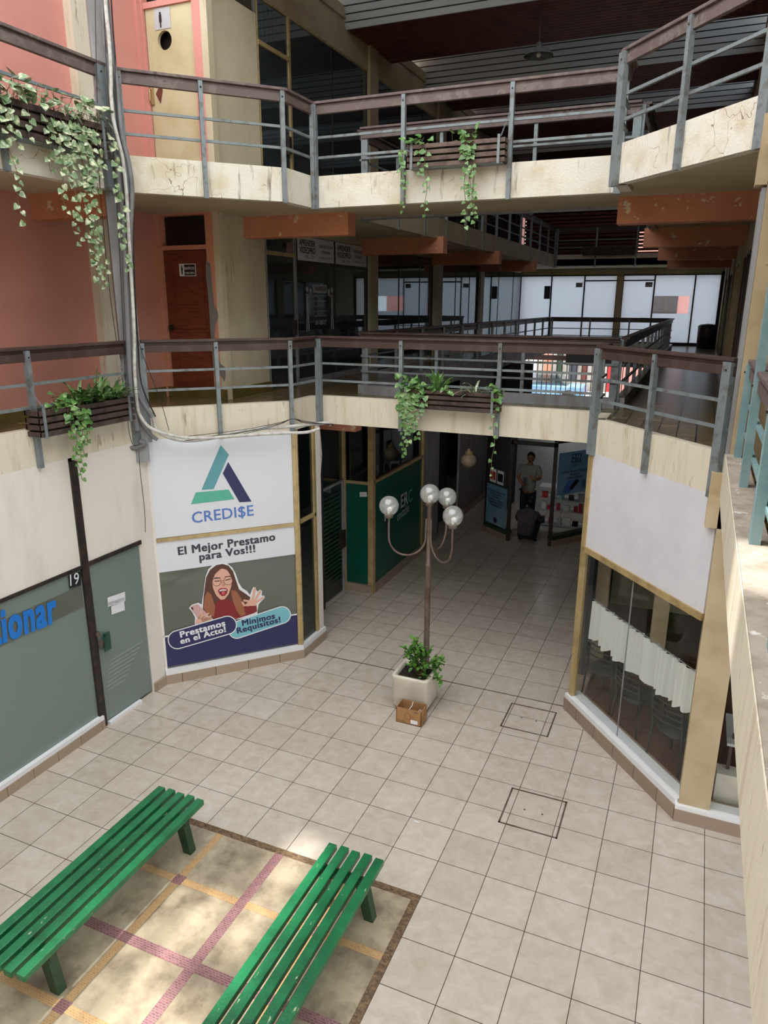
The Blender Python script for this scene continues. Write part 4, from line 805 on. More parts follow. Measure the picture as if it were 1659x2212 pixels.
g.slab(PKf, 0, PKf.L, 2.12, 2.2, .02, .06); g.slab(PKl, 0, PKl.L, 2.2, 2.3, .02, .06); g.slab(PKr, 0, PKr.L, 2.2, 2.3, .02, .06); g.build('black_frame', M['black'], ks)
g = MB(); g.prism([K0, K1, K2, K3, (-1.5, 18), (-4.05, 18)], 2.30, 2.36); g.build('roof_panel', M['dark'], ks)
g = MB(); g.box(-4.05, 17.9, 0, -1.5, 18, 2.3); g.build('back_wall', M['shelfw'], ks)
g = MB(); g.box(-4.08, 15.2, 0, -4.02, 18, 2.3); g.build('side_wall', M['dark'], ks); g = MB(); g.box(-1.55, 15.9, 0, -1.5, 18, 2.3); g.build('side_wall', M['dark'], ks)
def ksign(P, u0, u1, za, zb, label, nm):
    t = thing(nm, P.pt(u0, za, .02), label, 'sign'); g = MB(); g.slab(P, u0, u1, za, zb, .03, .01); g.build('panel', M['skyb'], t); return t
t = ksign(PKr, .03, .98, 1.10, 2.0, 'blue shop sign with phone picture on right of the phone kiosk', 'kiosk_sign')
text(PKr, 'CYTV', (.38, 1.87), (.68, 1.87), M['t_black'], .034, .03, t, uz=True); text(PKr, 'CELL', (.38, 1.77), (.68, 1.77), M['t_black'], .034, .03, t, uz=True); text(PKr, 'DETT', (.40, 1.68), (.66, 1.68), M['t_navy'], .034, .0, t, uz=True)
text(PKr, 'Servicio Técnico y Ventas de\nAccesorios\nSiempre Garantia!', (.14, 1.56), (.88, 1.56), M['t_black'], .034, .02, t, uz=True, ys=1.3)
g = MB(); g.face([PKr.pt(.18, 1.14, .033), PKr.pt(.42, 1.14, .033), PKr.pt(.6, 1.40, .033), PKr.pt(.3, 1.40, .033)]); g.build('blue_shadow', M['t_blue'], t)
g = MB(); g.face([PKr.pt(.36, 1.22, .036), PKr.pt(.46, 1.18, .036), PKr.pt(.66, 1.36, .036), PKr.pt(.56, 1.40, .036)]); g.build('printed_phone', M['t_black'], t)
text(PKr, 'Fundas\nCargadores\nAuriculares\nCables\nMemorias', (.70, 1.33), (.9, 1.33), M['t_black'], .036, .02, t, uz=True)
t = ksign(PKl, .06, .79, .25, 1.13, 'tall pale blue notice panel low on left of the phone kiosk', 'kiosk_sign')
text(PKl, 'Recibimos tarjetas de\ncrédito Locales y\nNacionales\nRealizamos recargas y\nReparamos celulares\nComputadoras', (.12, .98), (.73, .98), M['t_black'], .034, .03, t, uz=True, ys=1.15)
g = MB(); c = PKl.pt(.42, .36, .034); g.face([c + PKl.d * (.07 * math.cos(a * .5236)) + Vector((0, 0, .07 * math.sin(a * .5236))) for a in range(12)]); g.build('round_badge', M['t_navy'], t)
for i, (u, m1) in enumerate(((.25, 'red'), (.52, 't_black'))):
    t = thing('window_notice', PKl.pt(u, 1.3), '%s notice above the pale blue panel on the phone kiosk' % ('red and white' if i == 0 else 'black and pink'), 'notice')
    g = MB(); g.slab(PKl, u - .11, u + .11, 1.18, 1.48, .02, .005); g.build('paper', M['t_white'], t); g = MB(); g.slab(PKl, u - .09, u + .09, 1.24, 1.42, .024, .003); g.build('print', M[m1], t)
g = MB(); g.slab(PKr, .95, 1.2, .55, .95, .01, .005); tag(g.build('paper_notice', M['t_grey']), 'white paper notice low right on the phone kiosk glass', 'notice')
# display counter
ct = thing('display_counter', (-2.4, 15.9, 0), 'white-framed glass display counter with shelves of accessories in the kiosk', 'counter')
for z in (.12, .45, .72, .98):
    g = MB(); g.box(-3.0, 15.75, z, -1.95, 16.15, z + .02); g.build('shelf', M['shelfw'], ct)
g = MB()
for x in (-3.0, -2.5, -1.97): g.box(x, 15.74, .1, x + .025, 15.77, 1.0)
g.box(-3.0, 15.74, 0, -1.95, 16.15, .1); g.build('frame', M['shelfw'], ct)
rr_ = random.Random(3)
cols = ['red', 't_white', 't_black', 't_grey', 't_teal2', 't_dark', 'red', 't_white']
for z in (.14, .47, .74):
    x = -2.93
    while x < -2.05:
        w = rr_.uniform(.07, .13); h = rr_.uniform(.09, .2)
        g = MB(); g.box(x, 15.82, z, x + w, 15.9, z + h); tag(g.build('accessory_box', M[rr_.choice(cols)]), 'small accessory box standing in the kiosk display counter', 'box', 'boxes in the kiosk display counter'); x += w + rr_.uniform(.01, .1)
g = MB(); g.box(-2.75, 15.6, 1.0, -2.0, 16.1, 1.03); g.build('counter_top', M['shelfw'], ct)
kl = bpy.data.lights.new('kiosk_lamp', 'AREA'); kl.energy = 2.2; kl.size = .6; kl.color = (.95, .97, 1); klo = bpy.data.objects.new('kiosk_lamp', kl); COL.objects.link(klo); klo.location = (-2.7, 17.0, 2.26)

# ------------------------------------------------------------------ people
def skin_body(name, joints, edges, material, parent, sub=2):
    me = bpy.data.meshes.new(name); me.from_pydata([j[0] for j in joints], edges, []); me.materials.append(material)
    o = bpy.data.objects.new(name, me); COL.objects.link(o)
    md = o.modifiers.new('s', 'SKIN'); md.use_smooth_shade = True
    for i, j in enumerate(joints):
        r = j[1]; r = r if isinstance(r, tuple) else (r, r)
        me.skin_vertices[0].data[i].radius = r; me.skin_vertices[0].data[i].use_root = (i == 0)
    s2 = o.modifiers.new('d', 'SUBSURF'); s2.levels = sub; s2.render_levels = sub
    if parent: o.parent = parent; o.matrix_parent_inverse = Matrix.Translation(parent.location).inverted()
    return o
def hand_fingers(mbx, wrist, d, side, curl):
    d = Vector(d).normalized(); side = Vector(side).normalized(); dn = d.cross(side).normalized()
    for q in range(4):
        b0 = Vector(wrist) + d * .075 + side * (-.03 + q * .02); L = (.065, .075, .07, .055)[q]
        p1 = b0 + d * L * .45 - dn * .0; p2 = p1 + (d * .6 + dn * curl).normalized() * L * .3; p3 = p2 + (d * .1 + dn * curl).normalized() * L * .3
        mbx.tube([b0 - d * .02, b0, p1, p2, p3], [.009, .0095, .009, .008, .006], 6)
    t0 = Vector(wrist) + d * .03 - side * .035; mbx.tube([t0, t0 + (d - side * .8).normalized() * .03, t0 + (d * 1.2 - side * .5 + dn * curl).normalized() * .06], [.011, .010, .007], 6)
    mbx.sphere(Vector(wrist) + d * .04, .04, 10, 8, 0, (.9, .9, .7))
def person_stand(x, y):
    t = thing('person', (x, y, 0), 'standing person in grey t-shirt and dark trousers looking at a phone inside the kiosk', 'person')
    def q(a, b, c): return (x + a, y + b, c)
    skin_body('body', [(q(0, 0, .98), (.10, .07)), (q(0, .01, 1.15), (.10, .075)), (q(0, .01, 1.38), (.13, .085)), (q(0, 0, 1.50), .06), (q(.02, -.03, 1.57), .055),
        (q(-.18, .01, 1.44), .06), (q(-.24, -.02, 1.18), .045), (q(-.10, -.22, 1.08), .034), (q(.18, .01, 1.44), .06), (q(.25, -.03, 1.20), .045), (q(.16, -.26, 1.22), .034),
        (q(-.08, 0, .90), .07), (q(-.10, -.02, .50), .06), (q(-.10, .02, .08), .045), (q(-.10, -.14, .04), .04), (q(.08, 0, .90), .07), (q(.10, -.02, .50), .065), (q(.10, .02, .08), .045), (q(.10, -.14, .04), .04)],
        [(0, 1), (1, 2), (2, 3), (3, 4), (2, 5), (5, 6), (6, 7), (2, 8), (8, 9), (9, 10), (0, 11), (11, 12), (12, 13), (13, 14), (0, 15), (15, 16), (16, 17), (17, 18)], M['skin'], t)
    skin_body('tshirt', [(q(0, 0, .84), (.19, .15)), (q(0, .01, 1.15), (.16, .125)), (q(0, .01, 1.38), (.175, .12)), (q(0, 0, 1.465), .08), (q(-.18, .01, 1.43), .08), (q(-.235, -.01, 1.24), .07), (q(.18, .01, 1.43), .08), (q(.245, -.02, 1.26), .07)], [(0, 1), (1, 2), (2, 3), (2, 4), (4, 5), (2, 6), (6, 7)], M['tshirt'], t)
    skin_body('trousers', [(q(0, 0, 1.0), (.17, .13)), (q(-.09, 0, .84), .105), (q(-.10, -.02, .50), .08), (q(-.10, .02, .10), .065), (q(.09, 0, .84), .105), (q(.10, -.02, .50), .08), (q(.10, .02, .10), .065)], [(0, 1), (1, 2), (2, 3), (0, 4), (4, 5), (5, 6)], M['trouser'], t)
    g = MB(); hc = q(.03, -.07, 1.66); g.sphere(hc, .1, 20, 14, 0, (.82, .98, 1.16)); g.sphere((hc[0], hc[1] - .10, hc[2] - .02), .018, 8, 6, 0, (.8, 1.2, 1.3)); g.sphere((hc[0] - .083, hc[1], hc[2]), .022, 8, 6, 0, (.4, .8, 1.2)); g.sphere((hc[0] + .083, hc[1], hc[2]), .022, 8, 6, 0, (.4, .8, 1.2))
    g.sphere((hc[0], hc[1] - .02, hc[2] - .075), .06, 12, 8, 0, (.85, 1, .7)); g.build('head', M['skin'], t)
    g = MB(); g.sphere((hc[0] - .035, hc[1] - .088, hc[2] + .012), .011, 8, 6); g.sphere((hc[0] + .035, hc[1] - .088, hc[2] + .012), .011, 8, 6); g.box(hc[0] - .025, hc[1] - .102, hc[2] - .062, hc[0] + .025, hc[1] - .08, hc[2] - .056); g.build('eyes_and_mouth', M['hair'], t)
    g = MB(); g.sphere((hc[0], hc[1] + .018, hc[2] + .035), .104, 20, 14, 0, (.86, .98, .95)); g.build('hair', M['hair'], t)
    g = MB(); hand_fingers(g, q(-.10, -.22, 1.08), (.7, -.5, .35), (0, 0, 1), .8); hand_fingers(g, q(.16, -.26, 1.22), (-.5, -.5, .6), (1, 0, 0), .8); g.build('hands', M['skin'], t)
    g = MB(); g.box(x - .05, y - .36, 1.13, x + .03, y - .345, 1.27); tag(g.build('mobile_phone', M['t_dark']), 'dark mobile phone held by the standing person', 'phone')
person_stand(-3.22, 15.7)
def person_crouch(x, y):
    t = thing('person', (x, y, 0), 'crouching person in a dark shirt seen from behind at the kiosk doorway', 'person')
    def q(a, b, c): return (x + a, y + b, c)
    skin_body('body', [(q(0, -.1, .24), (.15, .12)), (q(0, -.06, .42), (.14, .11)), (q(0, .08, .66), (.16, .11)), (q(0, .18, .76), .06), (q(0, .22, .80), .055), (q(-.18, .1, .66), .06), (q(-.26, .24, .46), .045), (q(-.12, .42, .40), .034), (q(.18, .1, .66), .06), (q(.26, .24, .46), .045), (q(.12, .42, .40), .034),
        (q(-.10, -.05, .22), .09), (q(-.19, .30, .42), .065), (q(-.15, .12, .09), .045), (q(-.16, .26, .05), .04), (q(.10, -.05, .22), .09), (q(.19, .30, .42), .065), (q(.15, .12, .09), .045), (q(.16, .26, .05), .04)],
        [(0, 1), (1, 2), (2, 3), (3, 4), (2, 5), (5, 6), (6, 7), (2, 8), (8, 9), (9, 10), (0, 11), (11, 12), (12, 13), (13, 14), (0, 15), (15, 16), (16, 17), (17, 18)], M['trouser'], t)
    skin_body('shirt', [(q(0, -.1, .20), (.20, .15)), (q(0, -.06, .42), (.19, .15)), (q(0, .07, .64), (.19, .135)), (q(0, .14, .74), .09), (q(-.18, .1, .66), .085), (q(-.25, .22, .48), .065), (q(.18, .1, .66), .085), (q(.25, .22, .48), .065)], [(0, 1), (1, 2), (2, 3), (2, 4), (4, 5), (2, 6), (6, 7)], M['dshirt'], t)
    g = MB(); g.sphere(q(0, .29, .86), .1, 18, 12, 0, (.82, .98, 1.1)); g.sphere(q(0, .395, .85), .018, 8, 6); g.build('head', M['skin'], t)
    g = MB(); g.sphere(q(0, .27, .88), .105, 18, 12, 0, (.86, 1, 1.05)); g.build('hair', M['hair'], t)
    g = MB(); hand_fingers(g, q(-.12, .42, .40), (.5, .8, 0), (0, 0, 1), .6); hand_fingers(g, q(.12, .42, .40), (-.5, .8, 0), (0, 0, 1), .6); g.build('hands', M['skin'], t)
person_crouch(-2.98, 14.55)

# ------------------------------------------------------------------ ground objects
def bench(x0, x1, y0, y1, label):
    t = thing('bench', ((x0 + x1) / 2, (y0 + y1) / 2, 0), label, 'bench', 'green slatted benches on the mosaic')
    w = .078; n = 5; gap = ((x1 - x0) - n * w) / (n - 1)
    for i in range(n):
        x = x0 + i * (w + gap); g = MB(); g.box(x, y0 - .012 * (i % 2), .365, x + w, y1 + .01 * ((i * 3) % 2), .42); g.build('seat_slat', M['bench'], t, .006)
    for y in (y0 + .27, y1 - .22):
        g = MB(); g.box(x0 + .03, y - .035, .30, x1 - .03, y + .035, .365); g.build('cross_bearer', M['benchleg'], t, .004)
        for (xa, xb) in ((x0 + .10, x0 + .02), (x1 - .10, x1 - .02)):
            g = MB(); s = 1 if xb > xa else -1
            g.hexa([(xb - .05, y - .04, 0), (xb + .035, y - .04, 0), (xb + .035, y + .04, 0), (xb - .05, y + .04, 0), (xa - .05, y - .04, .34), (xa + .05, y - .04, .34), (xa + .05, y + .04, .34), (xa - .05, y + .04, .34)]); g.build('leg', M['benchleg'], t, .004)
bench(-4.36, -3.83, 2.60, 4.63, 'green slatted bench on the left side of mosaic square, wholly in view')
bench(-2.49, -1.97, 2.50, 4.61, 'green slatted bench on the right side of mosaic square, near end cut off by frame')
# mosaic inlay
mb = MB(); X0, X1, Y0, Y1 = -4.45, -1.69, 2.07, 4.78
mb.box(X0, Y0, 0, X1, Y1, .003, 0)
for (a, b_, c_, d_) in ((X0, Y0, X0 + .07, Y1), (X1 - .07, Y0, X1, Y1), (X0 + .07, Y0, X1 - .07, Y0 + .07), (X0 + .07, Y1 - .07, X1 - .07, Y1)): mb.box(a, b_, .0, c_, d_, .005, 3)
for x in (-3.73, -2.39): mb.box(x - .035, Y0 + .07, 0, x + .035, Y1 - .07, .0045, 2)
for y in (2.78, 4.09): mb.box(X0 + .07, y - .035, 0, X1 - .07, y + .035, .0050, 2)
mb.box(-3.07 - .045, Y0 + .07, 0, -3.07 + .045, Y1 - .07, .0055, 1); mb.box(X0 + .07, 3.43 - .045, 0, X1 - .07, 3.43 + .045, .0062, 1)
for x in (-3.73, -2.39):
    for y in (2.78, 4.09): mb.box(x - .05, y - .05, 0, x + .05, y + .05, .0068, 1)
o = mb.build('floor', [M['stone'], M['mpurple'], M['morange'], M['mborder']]); o['kind'] = 'structure'
# drain hatches
for (x0, y0, lab) in ((-1.73, 7.61, 'square floor hatch outline nearest the potted shrub'), (-1.32, 5.95, 'square floor hatch outline nearer the camera')):
    t = thing('floor_hatch', (x0 + .29, y0 + .29, 0), lab, 'hatch'); g = MB(); w = .017; s = .58
    for a in ((x0, y0, x0 + s, y0 + w), (x0, y0 + s - w, x0 + s, y0 + s), (x0, y0, x0 + w, y0 + s), (x0 + s - w, y0, x0 + s, y0 + s)): g.box(a[0], a[1], 0, a[2], a[3], .003)
    g.build('metal_rim', M['lamp_metal'], t)
    for dx in (-.09, .09): g = MB(); g.lathe((x0 + .29 + dx, y0 + .29, 0), [(0, .002), (.01, .002), (.01, 0)], 8); g.build('lifting_hole', M['black'], t)
mb = MB(); mb.box(-4.75, 8.367, 0, -1.1, 8.383, .003); struct('trim_70', mb, M['lamp_metal'])
# street lamp
LX, LY = -2.80, 7.90
t = thing('street_lamp', (LX, LY, 0), 'four-globe brown metal lamp post standing behind the potted shrub', 'lamp')
g = MB(); g.lathe((LX, LY, 0), [(.10, 0), (.10, .03), (.042, .08), (.036, .9), (.034, 1.8), (.04, 1.81), (.04, 1.84), (.028, 1.85), (.028, 2.58), (.05, 2.6), (.055, 2.63), (.0, 2.63)], 16); g.build('pole', M['lamp_metal'], t)
gl = [(LX, LY, 2.73, None)]
for a in (math.radians(203), math.radians(83), math.radians(-37)):
    dx, dy = math.cos(a), math.sin(a); R_ = .225; pts = [(LX + dx * .035, LY + dy * .035, 2.42)]
    for i in range(13):
        th = math.pi + math.pi * i / 12; pts.append((LX + dx * (.04 + R_ + R_ * math.cos(th)), LY + dy * (.04 + R_ + R_ * math.cos(th)), 2.18 + .23 * math.sin(th)))
    pts.append((LX + dx * (.04 + 2 * R_), LY + dy * (.04 + 2 * R_), 2.44)); ex, ey = pts[-1][0], pts[-1][1]
    g = MB(); g.tube(pts, .013, 8); g.build('curved_arm', M['lamp_metal'], t)
    gl.append((ex, ey, 2.58, 1))
for (x, y, z, q) in gl:
    g = MB(); g.lathe((x, y, z - .15), [(.012, -.01), (.045, 0), (.055, .02), (.05, .05), (.03, .055)], 14); g.build('globe_holder', M['lamp_metal'], t)
    g = MB(); g.sphere((x, y, z), .12, 28, 18); gg = g.build('glass_globe', M['globe'], t)
    g = MB(); g.sphere((x + .01, y, z - .045), .032, 12, 8); g.tube([(x, y, z - .10), (x, y, z - .06)], .018, 8); g.build('bulb', M['bulb'], gg)
# pot with shrub
px_, py_ = -2.855, 7.67
t = thing('planter_tub', (px_, py_, 0), 'square white tub with rounded corners holding a leafy shrub', 'planter')
def rsq(cx, cy, h, r, n=5):
    pts = []
    for k_, (sx, sy) in enumerate(((1, 1), (-1, 1), (-1, -1), (1, -1))):
        for i in range(n + 1):
            a = k_ * math.pi / 2 + math.pi / 2 * i / n; pts.append((cx + sx * (h - r) + r * math.cos(a), cy + sy * (h - r) + r * math.sin(a)))
    return pts
g = MB(); rings = [(.205, .04), (.225, .07), (.238, .44), (.245, .47), (.235, .485), (.20, .48), (.195, .42)]; vs = []; 
for h_, z in rings: vs += [(x, y, z) for x, y in rsq(px_, py_, h_, .05)]
nn = 24
g.add(vs, [(i * nn + k_, i * nn + (k_ + 1) % nn, (i + 1) * nn + (k_ + 1) % nn, (i + 1) * nn + k_) for i in range(len(rings) - 1) for k_ in range(nn)], 0, True); g.add([(x, y, .04) for x, y in rsq(px_, py_, .205, .05)][::-1], [tuple(range(nn))]); g.build('tub', M['potw'], t)
for sx in (-.15, .15):
    for sy in (-.15, .15): g = MB(); g.box(px_ + sx - .03, py_ + sy - .03, 0, px_ + sx + .03, py_ + sy + .03, .05); g.build('foot', M['potw'], t)
g = MB(); g.face([(x, y, .43) for x, y in rsq(px_, py_, .196, .05)]); g.build('soil', M['soil'], t)

def leaf(mb, p, d, up, L, Wd, fold=.25, kind='heart', mi=0):
    d = Vector(d).normalized(); up = Vector(up); s = d.cross(up)
    if s.length < 1e-3: s = d.cross(Vector((1, .3, 0)))
    s.normalize(); n = s.cross(d).normalized(); p = Vector(p)
    if kind == 'heart': prof = [(0, 0), (-.10, .30), (.08, .52), (.35, .5), (.68, .28), (1, 0)]
    elif kind == 'oval': prof = [(0, 0), (.15, .28), (.45, .42), (.75, .3), (1, 0)]
    else: prof = [(0, .25), (.3, .45), (.7, .35), (1, 0)]
    mid = []; Lf = []; Rt = []
    for a, w in prof:
        droop = -.12 * a * a * L
        c = p + d * (max(a, 0) * L) + n * droop; mid.append(c)
        e = p + d * (a * L) + n * (droop + fold * w * Wd)
        Lf.append(e + s * w * Wd); Rt.append(e - s * w * Wd)
    k_ = len(prof); o = mid + Lf + Rt
    fs = []
    for i in range(k_ - 1):
        fs.append((i, i + 1, k_ + i + 1, k_ + i) if i + 1 < k_ - 1 else (i, i + 1, k_ + i)); fs.append((i + 1, i, 2 * k_ + i, 2 * k_ + i + 1) if i + 1 < k_ - 1 else (i + 1, i, 2 * k_ + i))
    mb.add(o, fs, mi, True)
R = random.Random(11)
def rv(s=1): return Vector((R.uniform(-s, s), R.uniform(-s, s), R.uniform(-s, s)))
# shrub
sh = thing('shrub', (px_ + .02, py_, .43), 'bushy green shrub growing in the white tub', 'plant')
st = MB(); lf = MB()
tips = [(0, 0, .30), (-.12, .02, .26), (.10, .05, .30), (-.05, -.08, .2), (.14, -.04, .22), (.30, .02, .22), (.26, .06, .12), (.0, .08, .34), (-.14, -.04, .36), (.05, -.02, .18), (.33, -.05, .02), (.18, -.1, .05), (-.08, .06, .42), (.02, -.06, .40), (.06, .1, .24), (.28, .0, .30), (-.02, 0, .46), (.12, .0, .36)]
for tx, ty, tz in tips:
    a = Vector((px_ + .02, py_, .43)); b_ = a + Vector((tx, ty, tz)); mid = a.lerp(b_, .5) + rv(.03) + Vector((0, 0, .04)); st.tube([a, mid, b_], [.008, .006, .004], 5)
    for q in range(15):
        c_ = mid.lerp(b_, R.uniform(.2, 1.1)) + rv(.035); d = (rv(1) + Vector((0, 0, .15))).normalized(); leaf(lf, c_, d, Vector((0, 0, 1)), R.uniform(.05, .085), R.uniform(.045, .06), .2, 'oval')
st.build('stems', M['vine'], sh); lf.build('foliage', M['leafd'], sh)
# cardboard box
bx0, bx1, by0, by1 = -2.925, -2.60, 7.20, 7.40
t = thing('cardboard_box', (-2.76, 7.3, 0), 'open brown cardboard box in front of the white tub', 'box')
g = MB(); g.box(bx0, by0, 0, bx1, by1, .008)
for a in ((bx0, by0, bx1, by0 + .006), (bx0, by1 - .006, bx1, by1), (bx0, by0, bx0 + .006, by1), (bx1 - .006, by0, bx1, by1)): g.box(a[0], a[1], 0, a[2], a[3], .205)
g.build('carton', M['card'], t)
g = MB(); g.tube([(-2.76, by0, .2), (-2.75, 7.28, .215), (-2.78, by1, .2)], .005, 6); g.tube([(-2.72, 7.3, .1), (-2.66, 7.34, .15), (-2.63, 7.3, .12)], .004, 6); g.build('string', M['curtain'], t)
PB2 = Plane((bx0, by0), (bx1, by0)); g = MB(); g.slab(PB2, .19, .28, .02, .07, .002, .002); g.build('white_sticker', M['t_white'], t)
text(PB2, 'LA COSTA', (.02, .025), (.12, .025), M['t_dark'], .002, .02, t, uz=True); text(PB2, 'EGG', (.23, .17), (.28, .17), M['t_dark'], .002, .02, t, uz=True)
g = MB(); c = PB2.pt(.15, .11, .002)
for a in range(20):
    a0, a1 = a * .314, (a + 1) * .314; g.face([c + Vector((math.cos(a0) * .045, 0, math.sin(a0) * .045)), c + Vector((math.cos(a1) * .045, 0, math.sin(a1) * .045)), c + Vector((math.cos(a1) * .04, 0, math.sin(a1) * .04)), c + Vector((math.cos(a0) * .04, 0, math.sin(a0) * .04))])
g.build('round_stamp', M['dry'], t)
g = MB(); g.tube([(-2.03, 5.62, .006), (-2.09, 5.63, .006)], .006, 6); tag(g.build('paper_scrap', M['t_white']), 'tiny white paper scrap lying on the floor tiles', 'scrap')

# ------------------------------------------------------------------ hanging slatted planters and their plants
def planter(P, u0, u1, zb, zt, off, m_, label, chains=(), nsl=4, ztop=None):
    t = thing('planter_box', P.pt((u0 + u1) / 2, zb, off), label, 'planter', 'slatted wooden planters on the railings')
    h = (zt - zb) / nsl; D_ = .20
    for i in range(nsl):
        z = zb + i * h
        g = MB(); g.slab(P, u0, u1, z + .006, z + h * .78, off, .02); g.slab(P, u0, u1, z + .006, z + h * .78, off - D_ + .02, .02)
        for u in (u0, u1 - .02): g.slab(P, u, u + .02, z + .006, z + h * .78, off + .01, D_ + .02)
        g.build('slat', m_, t, .003)
    g = MB()
    for u in (u0 + .04, u1 - .09): g.slab(P, u, u + .03, zb - .01, zt + .02, off + .012, .012); 
    g.slab(P, u0 + .03, u1 - .03, zb, zb + .012, off - .01, D_ - .02); g.build('bracket', M['steel'], t)
    g = MB(); g.slab(P, u0 + .03, u1 - .03, zb + .01, zt - .04, off - .025, D_ - .05); g.build('soil', M['soil'], t)
    for (ua, ub, zc) in chains:
        g = MB(); a = P.pt(ua, zt, off - .02); b_ = P.pt(ub, zc, .03); n = int((b_ - a).length / .022)
        for i in range(n):
            c = a.lerp(b_, i / n); c2 = a.lerp(b_, (i + 1.25) / n); dd = (c2 - c); sd = Vector((.005, .005, 0)) if i % 2 else Vector((-.004, .006, 0)); g.tube([c + sd, c2 + sd], .0025, 4); g.tube([c - sd, c2 - sd], .0025, 4)
        g.build('chain', M['steel'], t)
    return t
off = .19
fu = lambda x: x + 4.823
planter(PW, uw(5.16), uw(6.48), 3.62, 3.90, off, M['slat'], 'dark slatted planter on the first-floor left railing, grassy plants in it', [(uw(5.25), uw(5.2), 4.12), (uw(6.4), uw(6.5), 4.3)])
planter(PF, fu(-3.50), fu(-2.22), 3.62, 3.88, off, M['slat'], 'dark slatted planter hanging on the first-floor bridge railing', [(.98 + .3, 1.25, 4.15), (fu(-2.28), 2.56, 4.2)])
planter(PF, fu(-3.46), fu(-2.28), 6.46, 6.73, off, M['slat2'], 'grey slatted planter hanging on the top-floor bridge railing', [(fu(-2.34), 2.56, 7.05)])
planter(PW, uw(3.9), uw(6.48), 6.37, 6.70, off, M['slat'], 'long dark slatted planter on top-floor left railing under trailing pothos', [(uw(6.4), uw(6.5), 7.0)])

def vine(st, lf, p, length, sway, side, leafsz, dens=.05, pd=(0, 0, -1), mi=0, nfac=Vector((.5, -.8, 0))):
    p = Vector(p); pts = [p]; n = max(3, int(length / .05)); ph = R.uniform(0, 6)
    for i in range(n):
        s_ = i / n
        q = p + Vector((sway[0] * s_ + .012 * math.sin(i * .7 + ph), sway[1] * s_ + .012 * math.cos(i * .6 + ph), -length * (i + 1) / n)); pts.append(q)
    st.tube(pts, .0035, 4)
    dist = 0; k_ = 0
    while dist < length:
        i = min(int(dist / length * n), n - 1); q = pts[i].lerp(pts[i + 1], .5); s_ = 1 if k_ % 2 else -1
        d = (side * s_ * R.uniform(.3, 1) + nfac * R.uniform(.0, .5) + Vector((0, 0, R.uniform(-1.0, -.2)))).normalized()
        sz = leafsz * R.uniform(.7, 1.15) * (1 - .35 * dist / max(length, .01)); b_ = q + d * .02
        st.tube([q, b_], .002, 3); leaf(lf, b_, d, nfac + Vector((0, 0, .4)) + rv(.3), sz, sz * .9, .18, 'heart', mi); dist += dens * R.uniform(.7, 1.3); k_ += 1
def clump(st, lf, P, u0, u1, z, off, n, leafsz, spread=.1, mi=0):
    for i in range(n):
        b = P.pt(R.uniform(u0, u1), z, off - R.uniform(.0, .14)); d = (P.n * R.uniform(.0, 1) + P.d * R.uniform(-1, 1) + Vector((0, 0, R.uniform(-.3, 1)))).normalized()
        q = b + d * R.uniform(.02, spread) + Vector((0, 0, R.uniform(.0, spread)))
        st.tube([b, q], .0025, 3); leaf(lf, q, (d + Vector((0, 0, -.5)) + rv(.4)), P.n * .6 + Vector((0, 0, 1)) + rv(.4), leafsz * R.uniform(.7, 1.2), leafsz * R.uniform(.65, 1), .18, 'heart', mi)
def strap(lf, b, n, L, w, up=1.0, spread=.8):
    for i in range(n):
        d = Vector((R.uniform(-1, 1), R.uniform(-1, 1), 0)) * spread + Vector((0, 0, up)); d.normalize(); p = Vector(b) + rv(.03) * 1; l = L * R.uniform(.6, 1.1); pts = [p]
        for j in range(6): d = (d + Vector((0, 0, -.14 * (1 + j * .25)))).normalized(); pts.append(pts[-1] + d * l / 6)
        vs = []; sd = d.cross(Vector((0, 0, 1))).normalized()
        for j, q in enumerate(pts): ww = w * (.6 + .8 * math.sin(math.pi * min(j + .7, 6) / 6.6)) * (1 if j < 6 else .15); vs += [q - sd * ww / 2, q + Vector((0, 0, -.15 * ww)), q + sd * ww / 2]
        fs = [];
        for j in range(6): fs += [(3 * j, 3 * j + 1, 3 * j + 4, 3 * j + 3), (3 * j + 1, 3 * j + 2, 3 * j + 5, 3 * j + 4)]
        lf.add(vs, fs, 0, True)
def plant(label, fn, leafm, loc, name='pothos_plant'):
    t = thing(name, loc, label, 'plant'); st = MB(); lf = MB(); fn(st, lf)
    if st.v: st.build('stems', M['vine'], t)
    lf.build('foliage', leafm, t); return t
# top floor left pothos
def f1(st, lf):
    clump(st, lf, PW, uw(4.7), uw(6.5), 6.68, off, 130, .1, .13)
    for y, L, sw in ((5.18, 1.0, (0, .08)), (5.28, .35, (0, 0)), (5.75, .85, (0, .03)), (5.83, .6, (0, .05)), (5.9, 1.15, (0, .0)), (6.0, 1.5, (0, .1)), (6.05, 1.35, (0, .05)), (6.1, 1.55, (0, .12)), (6.14, .7, (0, 0)), (6.2, .6, (0, .05)), (6.3, .45, (0, 0)), (5.65, .5, (0, 0)), (5.45, .25, (0, 0)), (6.5, 1.35, (.05, .0))):
        b = PW.pt(uw(y), 6.62, off + .02); vine(st, lf, b, L, sw, Vector((0, 1, 0)), .092, .06, nfac=Vector((1, -.5, 0)))
plant('pale variegated pothos trailing in long vines from the top-floor left planter', f1, M['leafp'], PW.pt(uw(5.8), 6.68, off))
def f2(st, lf):
    clump(st, lf, PW, uw(5.35), uw(5.75), 3.86, off, 36, .085, .1)
    for y, L in ((5.62, .65), (5.56, .75), (5.70, .4), (5.5, .3), (5.66, .5), (5.74, .3)): vine(st, lf, PW.pt(uw(y), 3.86, off + .02), L, (0, .0), Vector((0, 1, 0)), .07, .05, nfac=Vector((1, -.5, 0)))
plant('green pothos hanging from the left end of the first-floor left planter', f2, M['leaf'], PW.pt(uw(5.6), 3.86, off))
